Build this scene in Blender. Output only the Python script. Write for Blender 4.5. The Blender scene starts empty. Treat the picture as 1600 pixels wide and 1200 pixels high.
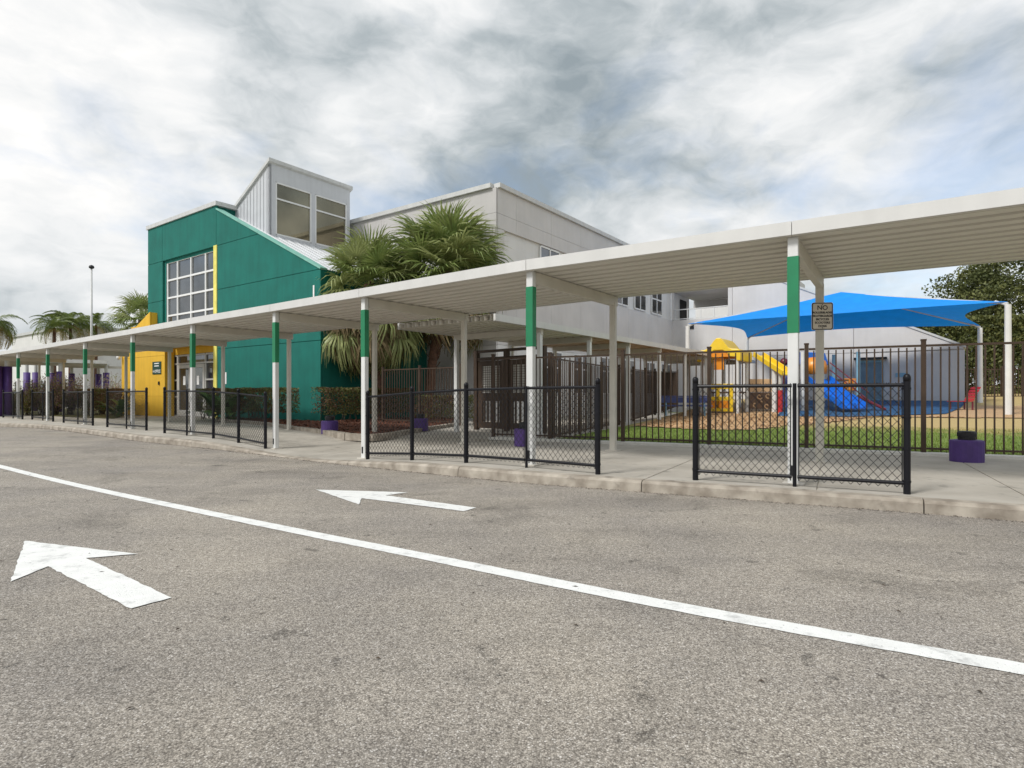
import bpy, math, random
from mathutils import Vector, Matrix
from mathutils.noise import noise as pnoise
R = math.radians
random.seed(7)
S = bpy.context.scene
COL = S.collection
# ------------------------------------------------------------------ camera, sky, sun, exposure
CZ = 1.24; F = 930.0; HOR = 617.0
cam_d = bpy.data.cameras.new('camera'); cam = bpy.data.objects.new('camera', cam_d); COL.objects.link(cam)
cam.location = (0, 0, CZ); cam.rotation_euler = (R(90), 0, 0)
cam_d.sensor_width = 36; cam_d.lens = 36*F/1600; cam_d.shift_y = (HOR-600)/1600
cam_d.clip_start = .05; cam_d.clip_end = 3000
S.camera = cam
SUN_DIR = Vector((-.55, -.40, .74)).normalized()
elev = math.asin(SUN_DIR.z); azim = math.atan2(SUN_DIR.x, SUN_DIR.y)
w = bpy.data.worlds.new('World'); S.world = w; w.use_nodes = True
nt = w.node_tree; N = nt.nodes; L = nt.links
for n in list(N): N.remove(n)
def nd(tree, typ, **kw):
    n = tree.nodes.new(typ)
    for k, v in kw.items(): setattr(n, k, v)
    return n
def ramp(tree, pts, interp='LINEAR'):
    n = tree.nodes.new('ShaderNodeValToRGB'); e = n.color_ramp.elements; n.color_ramp.interpolation = interp
    while len(e) < len(pts): e.new(.5)
    for q, (p, c) in zip(e, pts):
        q.position = p; q.color = (c[0], c[1], c[2], 1) if hasattr(c, '__len__') else (c, c, c, 1)
    return n
out = nd(nt, 'ShaderNodeOutputWorld'); bg = nd(nt, 'ShaderNodeBackground'); bg.inputs['Strength'].default_value = .1
sky = nd(nt, 'ShaderNodeTexSky', sky_type='NISHITA', sun_disc=False)
sky.sun_elevation = elev; sky.sun_rotation = azim
tc = nd(nt, 'ShaderNodeTexCoord'); sp = nd(nt, 'ShaderNodeSeparateXYZ'); L.new(tc.outputs['Generated'], sp.inputs[0])
def mth(tree, op, a, b=None):
    n = tree.nodes.new('ShaderNodeMath'); n.operation = op
    for i, q in enumerate((a, b)):
        if q is None: continue
        if isinstance(q, (int, float)): n.inputs[i].default_value = q
        else: tree.links.new(q, n.inputs[i])
    return n.outputs[0]
zz = mth(nt, 'ADD', mth(nt, 'MAXIMUM', sp.outputs[2], 0.0), .30)
cb = nd(nt, 'ShaderNodeCombineXYZ')
L.new(mth(nt, 'DIVIDE', sp.outputs[0], zz), cb.inputs[0]); L.new(mth(nt, 'DIVIDE', sp.outputs[1], zz), cb.inputs[1])
def wnoise(scale, detail, rough, warp, off, typ='FBM', sc=(1, .85, 1), d3=False):
    m = nd(nt, 'ShaderNodeMapping'); m.inputs['Location'].default_value = off; m.inputs['Rotation'].default_value = (0, 0, R(-38)); m.inputs['Scale'].default_value = sc
    L.new(tc.outputs['Generated'] if d3 else cb.outputs[0], m.inputs[0]); src = m.outputs[0]
    if warp:                                                        # billow the cloud edges
        wn = nd(nt, 'ShaderNodeTexNoise'); wn.inputs['Scale'].default_value = scale*1.7; wn.inputs['Detail'].default_value = 3; L.new(src, wn.inputs['Vector'])
        va = nd(nt, 'ShaderNodeVectorMath', operation='MULTIPLY_ADD'); L.new(wn.outputs['Color'], va.inputs[0]); va.inputs[1].default_value = (warp, warp, warp); L.new(src, va.inputs[2]); src = va.outputs[0]
    n = nd(nt, 'ShaderNodeTexNoise', noise_type=typ); n.inputs['Scale'].default_value = scale; n.inputs['Detail'].default_value = detail
    n.inputs['Roughness'].default_value = rough; L.new(src, n.inputs['Vector']); return n.outputs[0]
n1 = wnoise(3.4, 12, .57, .16, (26.6, 13.2, 4.), sc=(1, 1, 2.0), d3=True); n2 = wnoise(.9, 4, .5, .2, (23.2, 28.7, 0), sc=(1, .5, 1)); n3 = wnoise(1.4, 8, .56, .25, (15.8, 27.6, 0))
mixn = mth(nt, 'ADD', mth(nt, 'MULTIPLY', n1, .55), mth(nt, 'MULTIPLY', n2, .45))
cr = ramp(nt, [(.40, (1.7, 2.0, 2.18)), (.455, (2.65, 2.92, 3.06)), (.505, (3.8, 3.98, 4.08)), (.56, (4.8, 4.87, 4.9)), (.63, (5.7, 5.62, 5.52))])
L.new(mixn, cr.inputs[0])
cover = ramp(nt, [(.36, .52), (.50, 1)]); L.new(n3, cover.inputs[0])
skyb = nd(nt, 'ShaderNodeMix', data_type='RGBA', blend_type='MULTIPLY'); skyb.inputs[0].default_value = 1
L.new(sky.outputs[0], skyb.inputs[6]); skyb.inputs[7].default_value = (1.0, 1.0, 1.0, 1)
mx = nd(nt, 'ShaderNodeMix', data_type='RGBA')
L.new(cover.outputs[0], mx.inputs[0]); L.new(skyb.outputs[2], mx.inputs[6]); L.new(cr.outputs[0], mx.inputs[7])
L.new(mx.outputs[2], bg.inputs[0]); L.new(bg.outputs[0], out.inputs[0])
sl = bpy.data.lights.new('sun', 'SUN'); sl.energy = 1.5; sl.angle = R(14); sl.color = (1, .975, .94)
so = bpy.data.objects.new('sun', sl); COL.objects.link(so); so.location = (0, 0, 40)
so.rotation_euler = SUN_DIR.to_track_quat('Z', 'Y').to_euler()
S.view_settings.view_transform = 'Standard'; S.view_settings.look = 'None'; S.view_settings.gamma = 1
S.view_settings.exposure = 0.9
S.render.engine = 'CYCLES'

# ------------------------------------------------------------------ frame of the place
U = Vector((-.8090, .5878, 0)); V = Vector((.5878, .8090, 0)); Z = Vector((0, 0, 1))
def gs(x, y, cx, cy, s): return math.exp(-((x-cx)**2+(y-cy)**2)/(2*s*s))
def zroad(x, y): return -.10*gs(x, y, -4.3, 12.6, 3.2)
def zwalk(x, y): return .14-.22*gs(x, y, -4.3, 12.7, 2.2)
def px(x, y, Y): return Vector(((x-800)/F*Y, Y, CZ-(y-HOR)/F*Y))
def gp(x, y, fn=None):                      # pixel -> point on the ground height function
    z = 0
    for _ in range(12):
        Y = (CZ-z)*F/(y-HOR); X = (x-800)/F*Y
        z = fn(X, Y) if fn else 0
    return Vector((X, Y, z))
FE0 = Vector((.88, 14.4, 0)); FE = Vector((.893, -.45, 0)); FN = Vector((.45, .893, 0))
def zplay(x, y):
    d = max(0, (Vector((x, y, 0))-FE0).dot(FN)); return .15+.00092*d*d

# ------------------------------------------------------------------ materials
MATS = {}
def mat(name, col, rough=.6, var=.12, scale=3., bump=0., bscale=60., metal=0., col2=None, spec=.5, streak=0., detail=4, trans=0.):
    if name in MATS: return MATS[name]
    m = bpy.data.materials.new(name); m.use_nodes = True; t = m.node_tree; b = t.nodes['Principled BSDF']
    b.inputs['Roughness'].default_value = rough; b.inputs['Metallic'].default_value = metal; b.inputs['Specular IOR Level'].default_value = spec
    g = nd(t, 'ShaderNodeNewGeometry'); n = nd(t, 'ShaderNodeTexNoise'); n.inputs['Scale'].default_value = scale; n.inputs['Detail'].default_value = detail
    t.links.new(g.outputs['Position'], n.inputs['Vector'])
    c2 = col2 or tuple(c*(1-var) for c in col); c1 = col if col2 else tuple(min(1, c*(1+var)) for c in col)
    rp = ramp(t, [(.32, c2), (.68, c1)]); t.links.new(n.outputs[0], rp.inputs[0]); cur = rp.outputs[0]
    if streak:
        mp = nd(t, 'ShaderNodeMapping'); mp.inputs['Scale'].default_value = (5, 5, .35); t.links.new(g.outputs['Position'], mp.inputs[0])
        n2 = nd(t, 'ShaderNodeTexNoise'); n2.inputs['Scale'].default_value = 1.; n2.inputs['Detail'].default_value = 6; t.links.new(mp.outputs[0], n2.inputs['Vector'])
        r2 = ramp(t, [(.35, 1-streak), (.6, 1)]); t.links.new(n2.outputs[0], r2.inputs[0])
        mm = nd(t, 'ShaderNodeMix', data_type='RGBA', blend_type='MULTIPLY'); mm.inputs[0].default_value = 1
        t.links.new(cur, mm.inputs[6]); t.links.new(r2.outputs[0], mm.inputs[7]); cur = mm.outputs[2]
    t.links.new(cur, b.inputs['Base Color'])
    if bump:
        n3 = nd(t, 'ShaderNodeTexNoise'); n3.inputs['Scale'].default_value = bscale; n3.inputs['Detail'].default_value = 3; t.links.new(g.outputs['Position'], n3.inputs['Vector'])
        bp = nd(t, 'ShaderNodeBump'); bp.inputs['Strength'].default_value = bump; bp.inputs['Distance'].default_value = .02
        t.links.new(n3.outputs[0], bp.inputs['Height']); t.links.new(bp.outputs[0], b.inputs['Normal'])
    if trans:
        ts = nd(t, 'ShaderNodeBsdfTranslucent'); t.links.new(cur, ts.inputs[0]); ms = nd(t, 'ShaderNodeMixShader'); ms.inputs[0].default_value = trans
        o = t.nodes['Material Output']; t.links.new(b.outputs[0], ms.inputs[1]); t.links.new(ts.outputs[0], ms.inputs[2]); t.links.new(ms.outputs[0], o.inputs[0])
    MATS[name] = m; return m
def asphalt():
    m = bpy.data.materials.new('asphalt'); m.use_nodes = True; t = m.node_tree; b = t.nodes['Principled BSDF']; b.inputs['Roughness'].default_value = .9
    b.inputs['Specular IOR Level'].default_value = .25
    g = nd(t, 'ShaderNodeNewGeometry'); P = g.outputs['Position']
    v = nd(t, 'ShaderNodeTexVoronoi'); v.inputs['Scale'].default_value = 150; t.links.new(P, v.inputs['Vector'])
    sx = nd(t, 'ShaderNodeSeparateColor'); t.links.new(v.outputs['Color'], sx.inputs[0])
    r1 = ramp(t, [(0, (.21, .185, .16)), (.25, (.36, .325, .28)), (.7, (.51, .465, .40)), (.93, (.62, .57, .50)), (1, (.80, .76, .70))]); t.links.new(sx.outputs[0], r1.inputs[0])
    de = ramp(t, [(.25, 1), (.65, .58)]); t.links.new(v.outputs['Distance'], de.inputs[0])
    def mul(a, bb, f=1.):
        q = nd(t, 'ShaderNodeMix', data_type='RGBA', blend_type='MULTIPLY'); q.inputs[0].default_value = f; t.links.new(a, q.inputs[6]); t.links.new(bb, q.inputs[7]); return q.outputs[2]
    def noi(sc, det, pts, rough=.55, vec=None, dist=0.):
        q = nd(t, 'ShaderNodeTexNoise'); q.inputs['Scale'].default_value = sc; q.inputs['Detail'].default_value = det; q.inputs['Roughness'].default_value = rough; q.inputs['Distortion'].default_value = dist
        t.links.new(vec or P, q.inputs['Vector']); r = ramp(t, pts); t.links.new(q.outputs[0], r.inputs[0]); return r.outputs[0]
    c = mul(r1.outputs[0], de.outputs[0])
    c = mul(c, noi(.55, 5, [(.3, (.80, .80, .82)), (.7, (1.14, 1.12, 1.08))]))
    c = mul(c, noi(30, 4, [(.3, .80), (.7, 1.14)]))
    mp = nd(t, 'ShaderNodeMapping'); mp.inputs['Rotation'].default_value = (0, 0, R(34)); mp.inputs['Scale'].default_value = (.5, 2.2, 1); t.links.new(P, mp.inputs[0])
    c = mul(c, noi(1.0, 8, [(.33, .90), (.5, 1.01)], .65, vec=mp.outputs[0]))
    c = mul(c, noi(3.0, 8, [(.325, .55), (.375, 1)], .66, dist=.3))
    c = mul(c, noi(.9, 9, [(.34, .76), (.46, 1)], .68, dist=.6))
    c = mul(c, noi(9.0, 5, [(.30, .5), (.335, 1)], .6))
    mp2 = nd(t, 'ShaderNodeMapping'); mp2.inputs['Rotation'].default_value = (0, 0, R(34)); mp2.inputs['Scale'].default_value = (.12, 1.1, 1); t.links.new(P, mp2.inputs[0])
    c = mul(c, noi(.9, 2, [(.36, .90), (.6, 1.04)], vec=mp2.outputs[0]))
    t.links.new(c, b.inputs['Base Color'])
    bp = nd(t, 'ShaderNodeBump'); bp.inputs['Strength'].default_value = .4; bp.inputs['Distance'].default_value = .004; bp.invert = True
    t.links.new(v.outputs['Distance'], bp.inputs['Height']); t.links.new(bp.outputs[0], b.inputs['Normal'])
    return m
def concrete(name, col, dark, sc=1.3):
    m = mat(name, col, .85, scale=sc, col2=dark, bump=.25, bscale=140, detail=9); t = m.node_tree; b = t.nodes['Principled BSDF']
    src = b.inputs['Base Color'].links[0].from_socket; g = nd(t, 'ShaderNodeNewGeometry')
    n = nd(t, 'ShaderNodeTexNoise'); n.inputs['Scale'].default_value = 3.2; n.inputs['Detail'].default_value = 9; n.inputs['Roughness'].default_value = .7; t.links.new(g.outputs['Position'], n.inputs['Vector'])
    r = ramp(t, [(.3, .55), (.43, 1), (1, 1)]); t.links.new(n.outputs[0], r.inputs[0])
    mm = nd(t, 'ShaderNodeMix', data_type='RGBA', blend_type='MULTIPLY'); mm.inputs[0].default_value = .9
    t.links.new(src, mm.inputs[6]); t.links.new(r.outputs[0], mm.inputs[7]); t.links.new(mm.outputs[2], b.inputs['Base Color']); return m
def paint_mat():
    m = mat('road_paint', (.80, .80, .77), .7, var=.04, scale=8, bump=.3, bscale=160); t = m.node_tree; b = t.nodes['Principled BSDF']
    src = b.inputs['Base Color'].links[0].from_socket; g = nd(t, 'ShaderNodeNewGeometry')
    n = nd(t, 'ShaderNodeTexNoise'); n.inputs['Scale'].default_value = 48; n.inputs['Detail'].default_value = 6; n.inputs['Roughness'].default_value = .7; t.links.new(g.outputs['Position'], n.inputs['Vector'])
    r = ramp(t, [(.335, .42), (.38, 1)]); t.links.new(n.outputs[0], r.inputs[0])
    mm = nd(t, 'ShaderNodeMix', data_type='RGBA', blend_type='MULTIPLY'); mm.inputs[0].default_value = 1
    t.links.new(src, mm.inputs[6]); t.links.new(r.outputs[0], mm.inputs[7])
    n4 = nd(t, 'ShaderNodeTexNoise'); n4.inputs['Scale'].default_value = 5; n4.inputs['Detail'].default_value = 10; n4.inputs['Roughness'].default_value = .72; t.links.new(g.outputs['Position'], n4.inputs['Vector'])
    r4 = ramp(t, [(.34, .66), (.47, 1)]); t.links.new(n4.outputs[0], r4.inputs[0])
    m4 = nd(t, 'ShaderNodeMix', data_type='RGBA', blend_type='MULTIPLY'); m4.inputs[0].default_value = 1
    t.links.new(mm.outputs[2], m4.inputs[6]); t.links.new(r4.outputs[0], m4.inputs[7]); t.links.new(m4.outputs[2], b.inputs['Base Color']); return m
def leafmat(name, c1, c2, trans=.25, rough=.5):
    m = mat(name, c1, rough, col2=c2, scale=2.2, trans=trans, spec=.35, detail=6); return m
M_ASPH = asphalt(); M_PAINT = paint_mat()
M_CONC = concrete('concrete_walk', (.50, .465, .405), (.38, .35, .30)); M_KERB = concrete('kerb_concrete', (.47, .42, .35), (.23, .195, .155), 4.5)
M_WHITE = mat('white_metal', (.74, .74, .72), .45, var=.05, streak=.10); M_CREAM = mat('cream_metal', (.64, .61, .54), .5, var=.06, streak=.12)
M_DECK = mat('deck_metal', (.70, .665, .60), .5, var=.03, scale=.7); M_FASC = mat('fascia_metal', (.67, .66, .635), .45, var=.03, scale=2, streak=.04)
M_STEEL2 = mat('beam_metal', (.60, .565, .50), .5, var=.05)
M_POSTG = mat('green_band_paint', (.012, .20, .085), .45, var=.1)
M_BLACK = mat('black_vinyl', (.008, .008, .011), .4, var=.2, spec=.25); M_BROWN = mat('bronze_aluminium', (.068, .045, .031), .5, var=.15, spec=.25)
M_GREEN = mat('green_stucco', (.003, .145, .115), .85, var=.10, scale=1.2, bump=.15, bscale=90, streak=.10); M_GREENL = mat('pale_green_coping', (.20, .46, .38), .5)
M_YELL = mat('yellow_stucco', (.74, .44, .035), .85, var=.06, scale=1.1, bump=.15, bscale=90, streak=.08); M_YSTR = mat('pale_yellow_trim', (.78, .70, .16), .6)
M_GREY = mat('grey_shade_stucco', (.52, .50, .485), .85, var=.05, scale=.9, bump=.12, bscale=90, streak=.03); M_GREYW = mat('white_stucco', (.74, .73, .71), .85, var=.04, scale=.9, bump=.1, bscale=90, streak=.03)
M_GREYM = mat('midgrey_stucco', (.64, .62, .605), .85, var=.05, scale=.9, bump=.12, bscale=90, streak=.03)
M_METALW = mat('ribbed_wall_metal', (.58, .59, .61), .4, var=.03, streak=.05); M_COPE = mat('coping_metal', (.60, .60, .585), .4, var=.04, streak=.1)
M_FRAME = mat('window_frame_white', (.78, .78, .77), .4, var=.03); M_ALU = mat('door_aluminium', (.50, .49, .46), .35, var=.05)
M_GLASS = mat('dark_glass', (.16, .165, .172), .04, var=.25, scale=.6, metal=.75); M_GLASSB = mat('bronze_glass', (.24, .21, .14), .05, var=.25, scale=.5, metal=.75)
M_DARK = mat('dark_interior', (.01, .011, .012), .7)
M_PURP = mat('purple_paint', (.085, .040, .21), .55, var=.12, scale=6); M_PLY = mat('yellow_plastic', (.82, .56, .03), .35, var=.04); M_PLO = mat('orange_plastic', (.80, .28, .02), .35, var=.05)
M_PLB = mat('blue_plastic', (.012, .14, .60), .28, var=.08); M_PLR = mat('red_plastic', (.50, .03, .03), .35, var=.08); M_PLN = mat('navy_plastic', (.06, .085, .25), .4, var=.1)
M_PLM = mat('maroon_metal', (.16, .018, .03), .4, var=.1); M_LBLU = mat('pale_blue_metal', (.22, .42, .55), .4); M_TAN = mat('tan_plastic', (.60, .40, .22), .5, var=.08); M_BRP = mat('brown_plastic', (.10, .055, .03), .5, var=.15)
M_SAIL = mat('blue_shade_cloth', (.003, .30, .90), .8, var=.06, scale=2.5, trans=.22, bump=.1, bscale=12)
M_MAT = mat('blue_rubber', (.02, .11, .24), .9, col2=(.012, .05, .12), scale=4)
M_SOIL = mat('mulch_red', (.17, .062, .03), .95, col2=(.06, .022, .013), scale=28, bump=.8, bscale=50, detail=6); M_CHIP = mat('mulch_chip', (.22, .075, .035), .9, col2=(.08, .03, .017), scale=40)
M_TMULCH = mat('tan_mulch', (.58, .38, .20), .95, col2=(.40, .245, .12), scale=22, bump=.8, bscale=45, detail=7); M_TCHIP = mat('tan_chip', (.62, .42, .23), .9, col2=(.42, .26, .13), scale=30)
M_TRUNK = mat('palm_trunk', (.17, .085, .05), .9, col2=(.075, .042, .028), scale=9, bump=.9, bscale=18); M_BARK = mat('bark', (.11, .08, .055), .9, col2=(.05, .035, .025), scale=8, bump=.8, bscale=20)
M_PALM = leafmat('palm_leaf', (.29, .35, .11), (.14, .20, .06), .28, .38); M_PALM2 = leafmat('palm_leaf_light', (.40, .43, .18), (.22, .26, .09), .3, .38)
M_DEAD = leafmat('dead_frond', (.30, .235, .12), (.14, .095, .045), .2, .7); M_QP = leafmat('queen_palm_leaf', (.21, .26, .055), (.09, .13, .03), .28); M_QPY = leafmat('queen_palm_yellow', (.36, .27, .06), (.16, .13, .03), .25)
M_OAK = leafmat('oak_leaf', (.13, .145, .045), (.05, .065, .02), .18, .55); M_OAK2 = leafmat('oak_leaf_light', (.20, .21, .07), (.10, .115, .035), .2, .55)
M_HEDGE = leafmat('hedge_leaf', (.17, .175, .048), (.07, .085, .025), .18, .6); M_HEDGER = leafmat('hedge_leaf_brown', (.20, .11, .05), (.09, .05, .026), .15, .6)
M_SHRP = leafmat('shrub_leaf_mauve', (.48, .30, .26), (.25, .15, .13), .3, .6); M_SHRG = leafmat('shrub_leaf_green', (.32, .34, .08), (.15, .17, .04), .3, .6); M_SHRW = leafmat('shrub_blossom', (.55, .47, .38), (.34, .25, .2), .2, .6)
M_BROAD = leafmat('broad_leaf', (.11, .21, .045), (.035, .085, .02), .2, .35)
M_SIGN = mat('sign_face', (.66, .60, .51), .5, var=.06, scale=12); M_SGRN = mat('sign_green', (.008, .05, .035), .4); M_INK = mat('sign_ink', (.012, .012, .014), .5); M_SWHT = mat('sign_white', (.78, .78, .76), .5)
M_ROOFW = mat('roof_sheet', (.66, .67, .68), .35, var=.04)

# ------------------------------------------------------------------ mesh helpers
class MB:
    def __init__(s): s.v = []; s.f = []
    def add(s, vs, fs):
        o = len(s.v); s.v += [tuple(v) for v in vs]; s.f += [tuple(i+o for i in f) for f in fs]; return s
    def box(s, c, sx, sy, sz, ax=None, ay=None, az=None):           # centre, full sizes, axes
        c = Vector(c); ax = Vector(ax or (1, 0, 0)); ay = Vector(ay or (0, 1, 0)); az = Vector(az or (0, 0, 1))
        vs = [c+ax*(sx/2*a)+ay*(sy/2*b)+az*(sz/2*d) for d in (-1, 1) for (a, b) in ((-1, -1), (1, -1), (1, 1), (-1, 1))]
        return s.add(vs, [(0, 3, 2, 1), (4, 5, 6, 7), (0, 1, 5, 4), (1, 2, 6, 5), (2, 3, 7, 6), (3, 0, 4, 7)])
    def beam(s, p, q, wd, h, up=Z):                                 # box from p to q
        p = Vector(p); q = Vector(q); d = (q-p); ln = d.length; d.normalize(); sd = d.cross(Vector(up)).normalized(); u2 = sd.cross(d)
        return s.box((p+q)/2, ln, wd, h, d, sd, u2)
    def tube(s, p, q, r0, r1=None, n=8, cap=True):
        p = Vector(p); q = Vector(q); r1 = r0 if r1 is None else r1; d = (q-p).normalized(); a = d.orthogonal().normalized(); b = d.cross(a)
        vs = [p+(a*math.cos(2*math.pi*i/n)+b*math.sin(2*math.pi*i/n))*r0 for i in range(n)]+[q+(a*math.cos(2*math.pi*i/n)+b*math.sin(2*math.pi*i/n))*r1 for i in range(n)]
        fs = [(i, (i+1) % n, n+(i+1) % n, n+i) for i in range(n)]
        if cap: fs += [tuple(range(n-1, -1, -1)), tuple(range(n, 2*n))]
        return s.add(vs, fs)
    def path(s, pts, rad, n=8):
        for i in range(len(pts)-1):
            r0 = rad[i] if hasattr(rad, '__len__') else rad; r1 = rad[i+1] if hasattr(rad, '__len__') else rad
            s.tube(pts[i], pts[i+1], r0, r1, n)
        return s
    def prism(s, pts, ext):                                         # planar polygon pushed along ext
        e = Vector(ext); n = len(pts); vs = [Vector(p) for p in pts]+[Vector(p)+e for p in pts]
        return s.add(vs, [tuple(range(n-1, -1, -1)), tuple(range(n, 2*n))]+[(i, (i+1) % n, n+(i+1) % n, n+i) for i in range(n)])
    def lathe(s, c, prof, n=14):
        c = Vector(c); vs = []
        for r, z in prof: vs += [c+Vector((r*math.cos(2*math.pi*i/n), r*math.sin(2*math.pi*i/n), z)) for i in range(n)]
        fs = [(k*n+i, k*n+(i+1) % n, (k+1)*n+(i+1) % n, (k+1)*n+i) for k in range(len(prof)-1) for i in range(n)]
        fs += [tuple(range(n-1, -1, -1)), tuple(range((len(prof)-1)*n, len(prof)*n))]
        return s.add(vs, fs)
    def mesh(s, name, m, smooth=False):
        me = bpy.data.meshes.new(name); me.from_pydata(s.v, [], s.f)
        for q in (m if isinstance(m, (list, tuple)) else [m]): me.materials.append(q)
        if smooth: me.polygons.foreach_set('use_smooth', [True]*len(me.polygons))
        me.update(); return me
    def build(s, name, m, parent=None, smooth=False, bevel=0.):
        return link(name, s.mesh(name, m, smooth), parent, bevel)
def link(name, me, parent=None, bevel=0., mw=None):
    o = bpy.data.objects.new(name, me); COL.objects.link(o)
    if parent is not None:
        o.parent = parent; o.matrix_parent_inverse = Matrix.Translation(-ROOT.get(parent.name, Vector((0, 0, 0))))
    if mw is not None: o.matrix_basis = mw
    if bevel:
        b = o.modifiers.new('bevel', 'BEVEL'); b.width = bevel; b.segments = 2; b.limit_method = 'ANGLE'
    return o
ROOT = {}
def tag(o, label=None, cat=None, group=None, kind=None):
    if label: o['label'] = label
    if cat: o['category'] = cat
    if group: o['group'] = group
    if kind: o['kind'] = kind
    return o
def thing(name, loc, label, cat, group=None):
    o = bpy.data.objects.new(name, None); COL.objects.link(o); o.location = loc; o.empty_display_size = .2
    ROOT[o.name] = Vector(loc); return tag(o, label, cat, group)
def struct(o): o['kind'] = 'structure'; return o
def text_mesh(name, body, size, origin, xdir, zdir, m, parent, bold=0.):
    cu = bpy.data.curves.new(name, 'FONT'); cu.body = body; cu.size = size; cu.align_x = 'CENTER'; cu.align_y = 'CENTER'; cu.extrude = .0015; cu.offset = bold
    tmp = bpy.data.objects.new(name, cu); COL.objects.link(tmp)
    dg = bpy.context.evaluated_depsgraph_get(); me = bpy.data.meshes.new_from_object(tmp.evaluated_get(dg)); bpy.data.objects.remove(tmp)
    xd = Vector(xdir); zd = Vector(zdir); nn = xd.cross(zd)
    mw = Matrix((( xd.x, zd.x, nn.x, origin[0]), (xd.y, zd.y, nn.y, origin[1]), (xd.z, zd.z, nn.z, origin[2]), (0, 0, 0, 1)))
    me.transform(mw); me.materials.clear(); me.materials.append(m); me.name = name
    return link(name, me, parent)
def leaves(mb, pts, size, flat=0., asp=.55):
    for p in pts:
        a = Vector((random.gauss(0, 1), random.gauss(0, 1), random.gauss(0, 1)*(1-flat))).normalized(); b = a.orthogonal().normalized()
        b = (Matrix.Rotation(random.uniform(0, 6.28), 3, a) @ b); s_ = size*random.uniform(.6, 1.3); p = Vector(p)
        mb.add([p-a*s_*.5, p+b*s_*asp*.5, p+a*s_*.5, p-b*s_*asp*.5], [(0, 1, 2, 3)])

# ================================================================== SETTING
# far ground
g = MB(); g.add([(-900, -300, -.3), (900, -300, -.3), (900, 1500, -.3), (-900, 1500, -.3)], [(0, 1, 2, 3)])
M_FAR = mat('far_grass', (.10, .13, .04), .95, col2=(.16, .14, .07), scale=.3)
struct(g.build('ground', M_FAR))
# road sheet with its shallow dip at the drop kerb
g = MB(); xs = [-70+i*1.0 for i in range(111)]; ys = [-14+i*1.0 for i in range(55)]
for y in ys:
    for x in xs: g.v.append((x, y, zroad(x, y)))
nx = len(xs)
g.f = [(j*nx+i, j*nx+i+1, (j+1)*nx+i+1, (j+1)*nx+i) for j in range(len(ys)-1) for i in range(nx-1)]
struct(g.build('asphalt_road', M_ASPH, smooth=True))
# kerb line (road edge), right to left
KP = [(12.2, 1.9), (8.6, 3.85), (5.0, 5.82), (3.96, 6.40), (1.34, 7.79), (-.165, 8.62), (-1.64, 9.95), (-2.8, 10.95), (-3.85, 11.85), (-4.6, 12.5), (-5.55, 13.25), (-8.1, 14.85), (-9.75, 15.75), (-12.1, 17.75), (-15., 20.2), (-18.1, 22.5), (-21, 23.6), (-26, 24.6), (-34, 25.2), (-48, 25.2)]
def resample(P, step):
    P = [Vector((p[0], p[1], 0)) for p in P]; D = [0]
    for a, b in zip(P, P[1:]): D.append(D[-1]+(b-a).length)
    out_ = []; n = int(D[-1]/step)
    for i in range(n+1):
        s_ = i*step; k = max(j for j in range(len(D)) if D[j] <= s_+1e-9); k = min(k, len(P)-2)
        out_.append(P[k].lerp(P[k+1], (s_-D[k])/(D[k+1]-D[k])))
    return out_
KS = resample(KP, .5)
for _ in range(6): KS = [KS[0]]+[(a+b*2+c)/4 for a, b, c in zip(KS, KS[1:], KS[2:])]+[KS[-1]]
KN = []
for i in range(len(KS)):
    a = KS[max(0, i-4)]; b = KS[min(len(KS)-1, i+4)]; d = (b-a).normalized(); KN.append(Vector((d.y, -d.x, 0)))       # points to the buildings
def kpt(i, b, z=None):
    p = KS[i]+KN[i]*b; p.z = (zwalk(p.x, p.y) if z is None else z); return p
kerb = thing('kerb', KS[10], None, None); struct(kerb)
seg = 6
for i in range(0, len(KS)-seg, seg):                                 # each kerb stone about 3 m
    b_ = MB(); n = seg+1
    for j in range(n):
        q = i+j; e = .006 if j == 0 else (-.006 if j == seg else 0); t_ = (KS[min(q+1, len(KS)-1)]-KS[max(q-1, 0)]).normalized()*e
        zr = zroad(KS[q].x, KS[q].y); zt = zwalk(KS[q].x+.2, KS[q].y+.2)+.004
        for (o_, z_) in ((0, zr-.06), (.012, max(zr+.012, zt-.04)), (.05, max(zr+.018, zt-.006)), (.19, zt), (.19, zr-.06)):
            p = KS[q]+KN[q]*o_+t_; b_.v.append((p.x, p.y, z_))
    for j in range(seg):
        for k in range(4): b_.f.append((j*5+k, j*5+k+1, (j+1)*5+k+1, (j+1)*5+k))
    b_.f += [(4, 3, 2, 1, 0), tuple(seg*5+k for k in range(5))]
    b_.build('kerb_stone', M_KERB, kerb)
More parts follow.
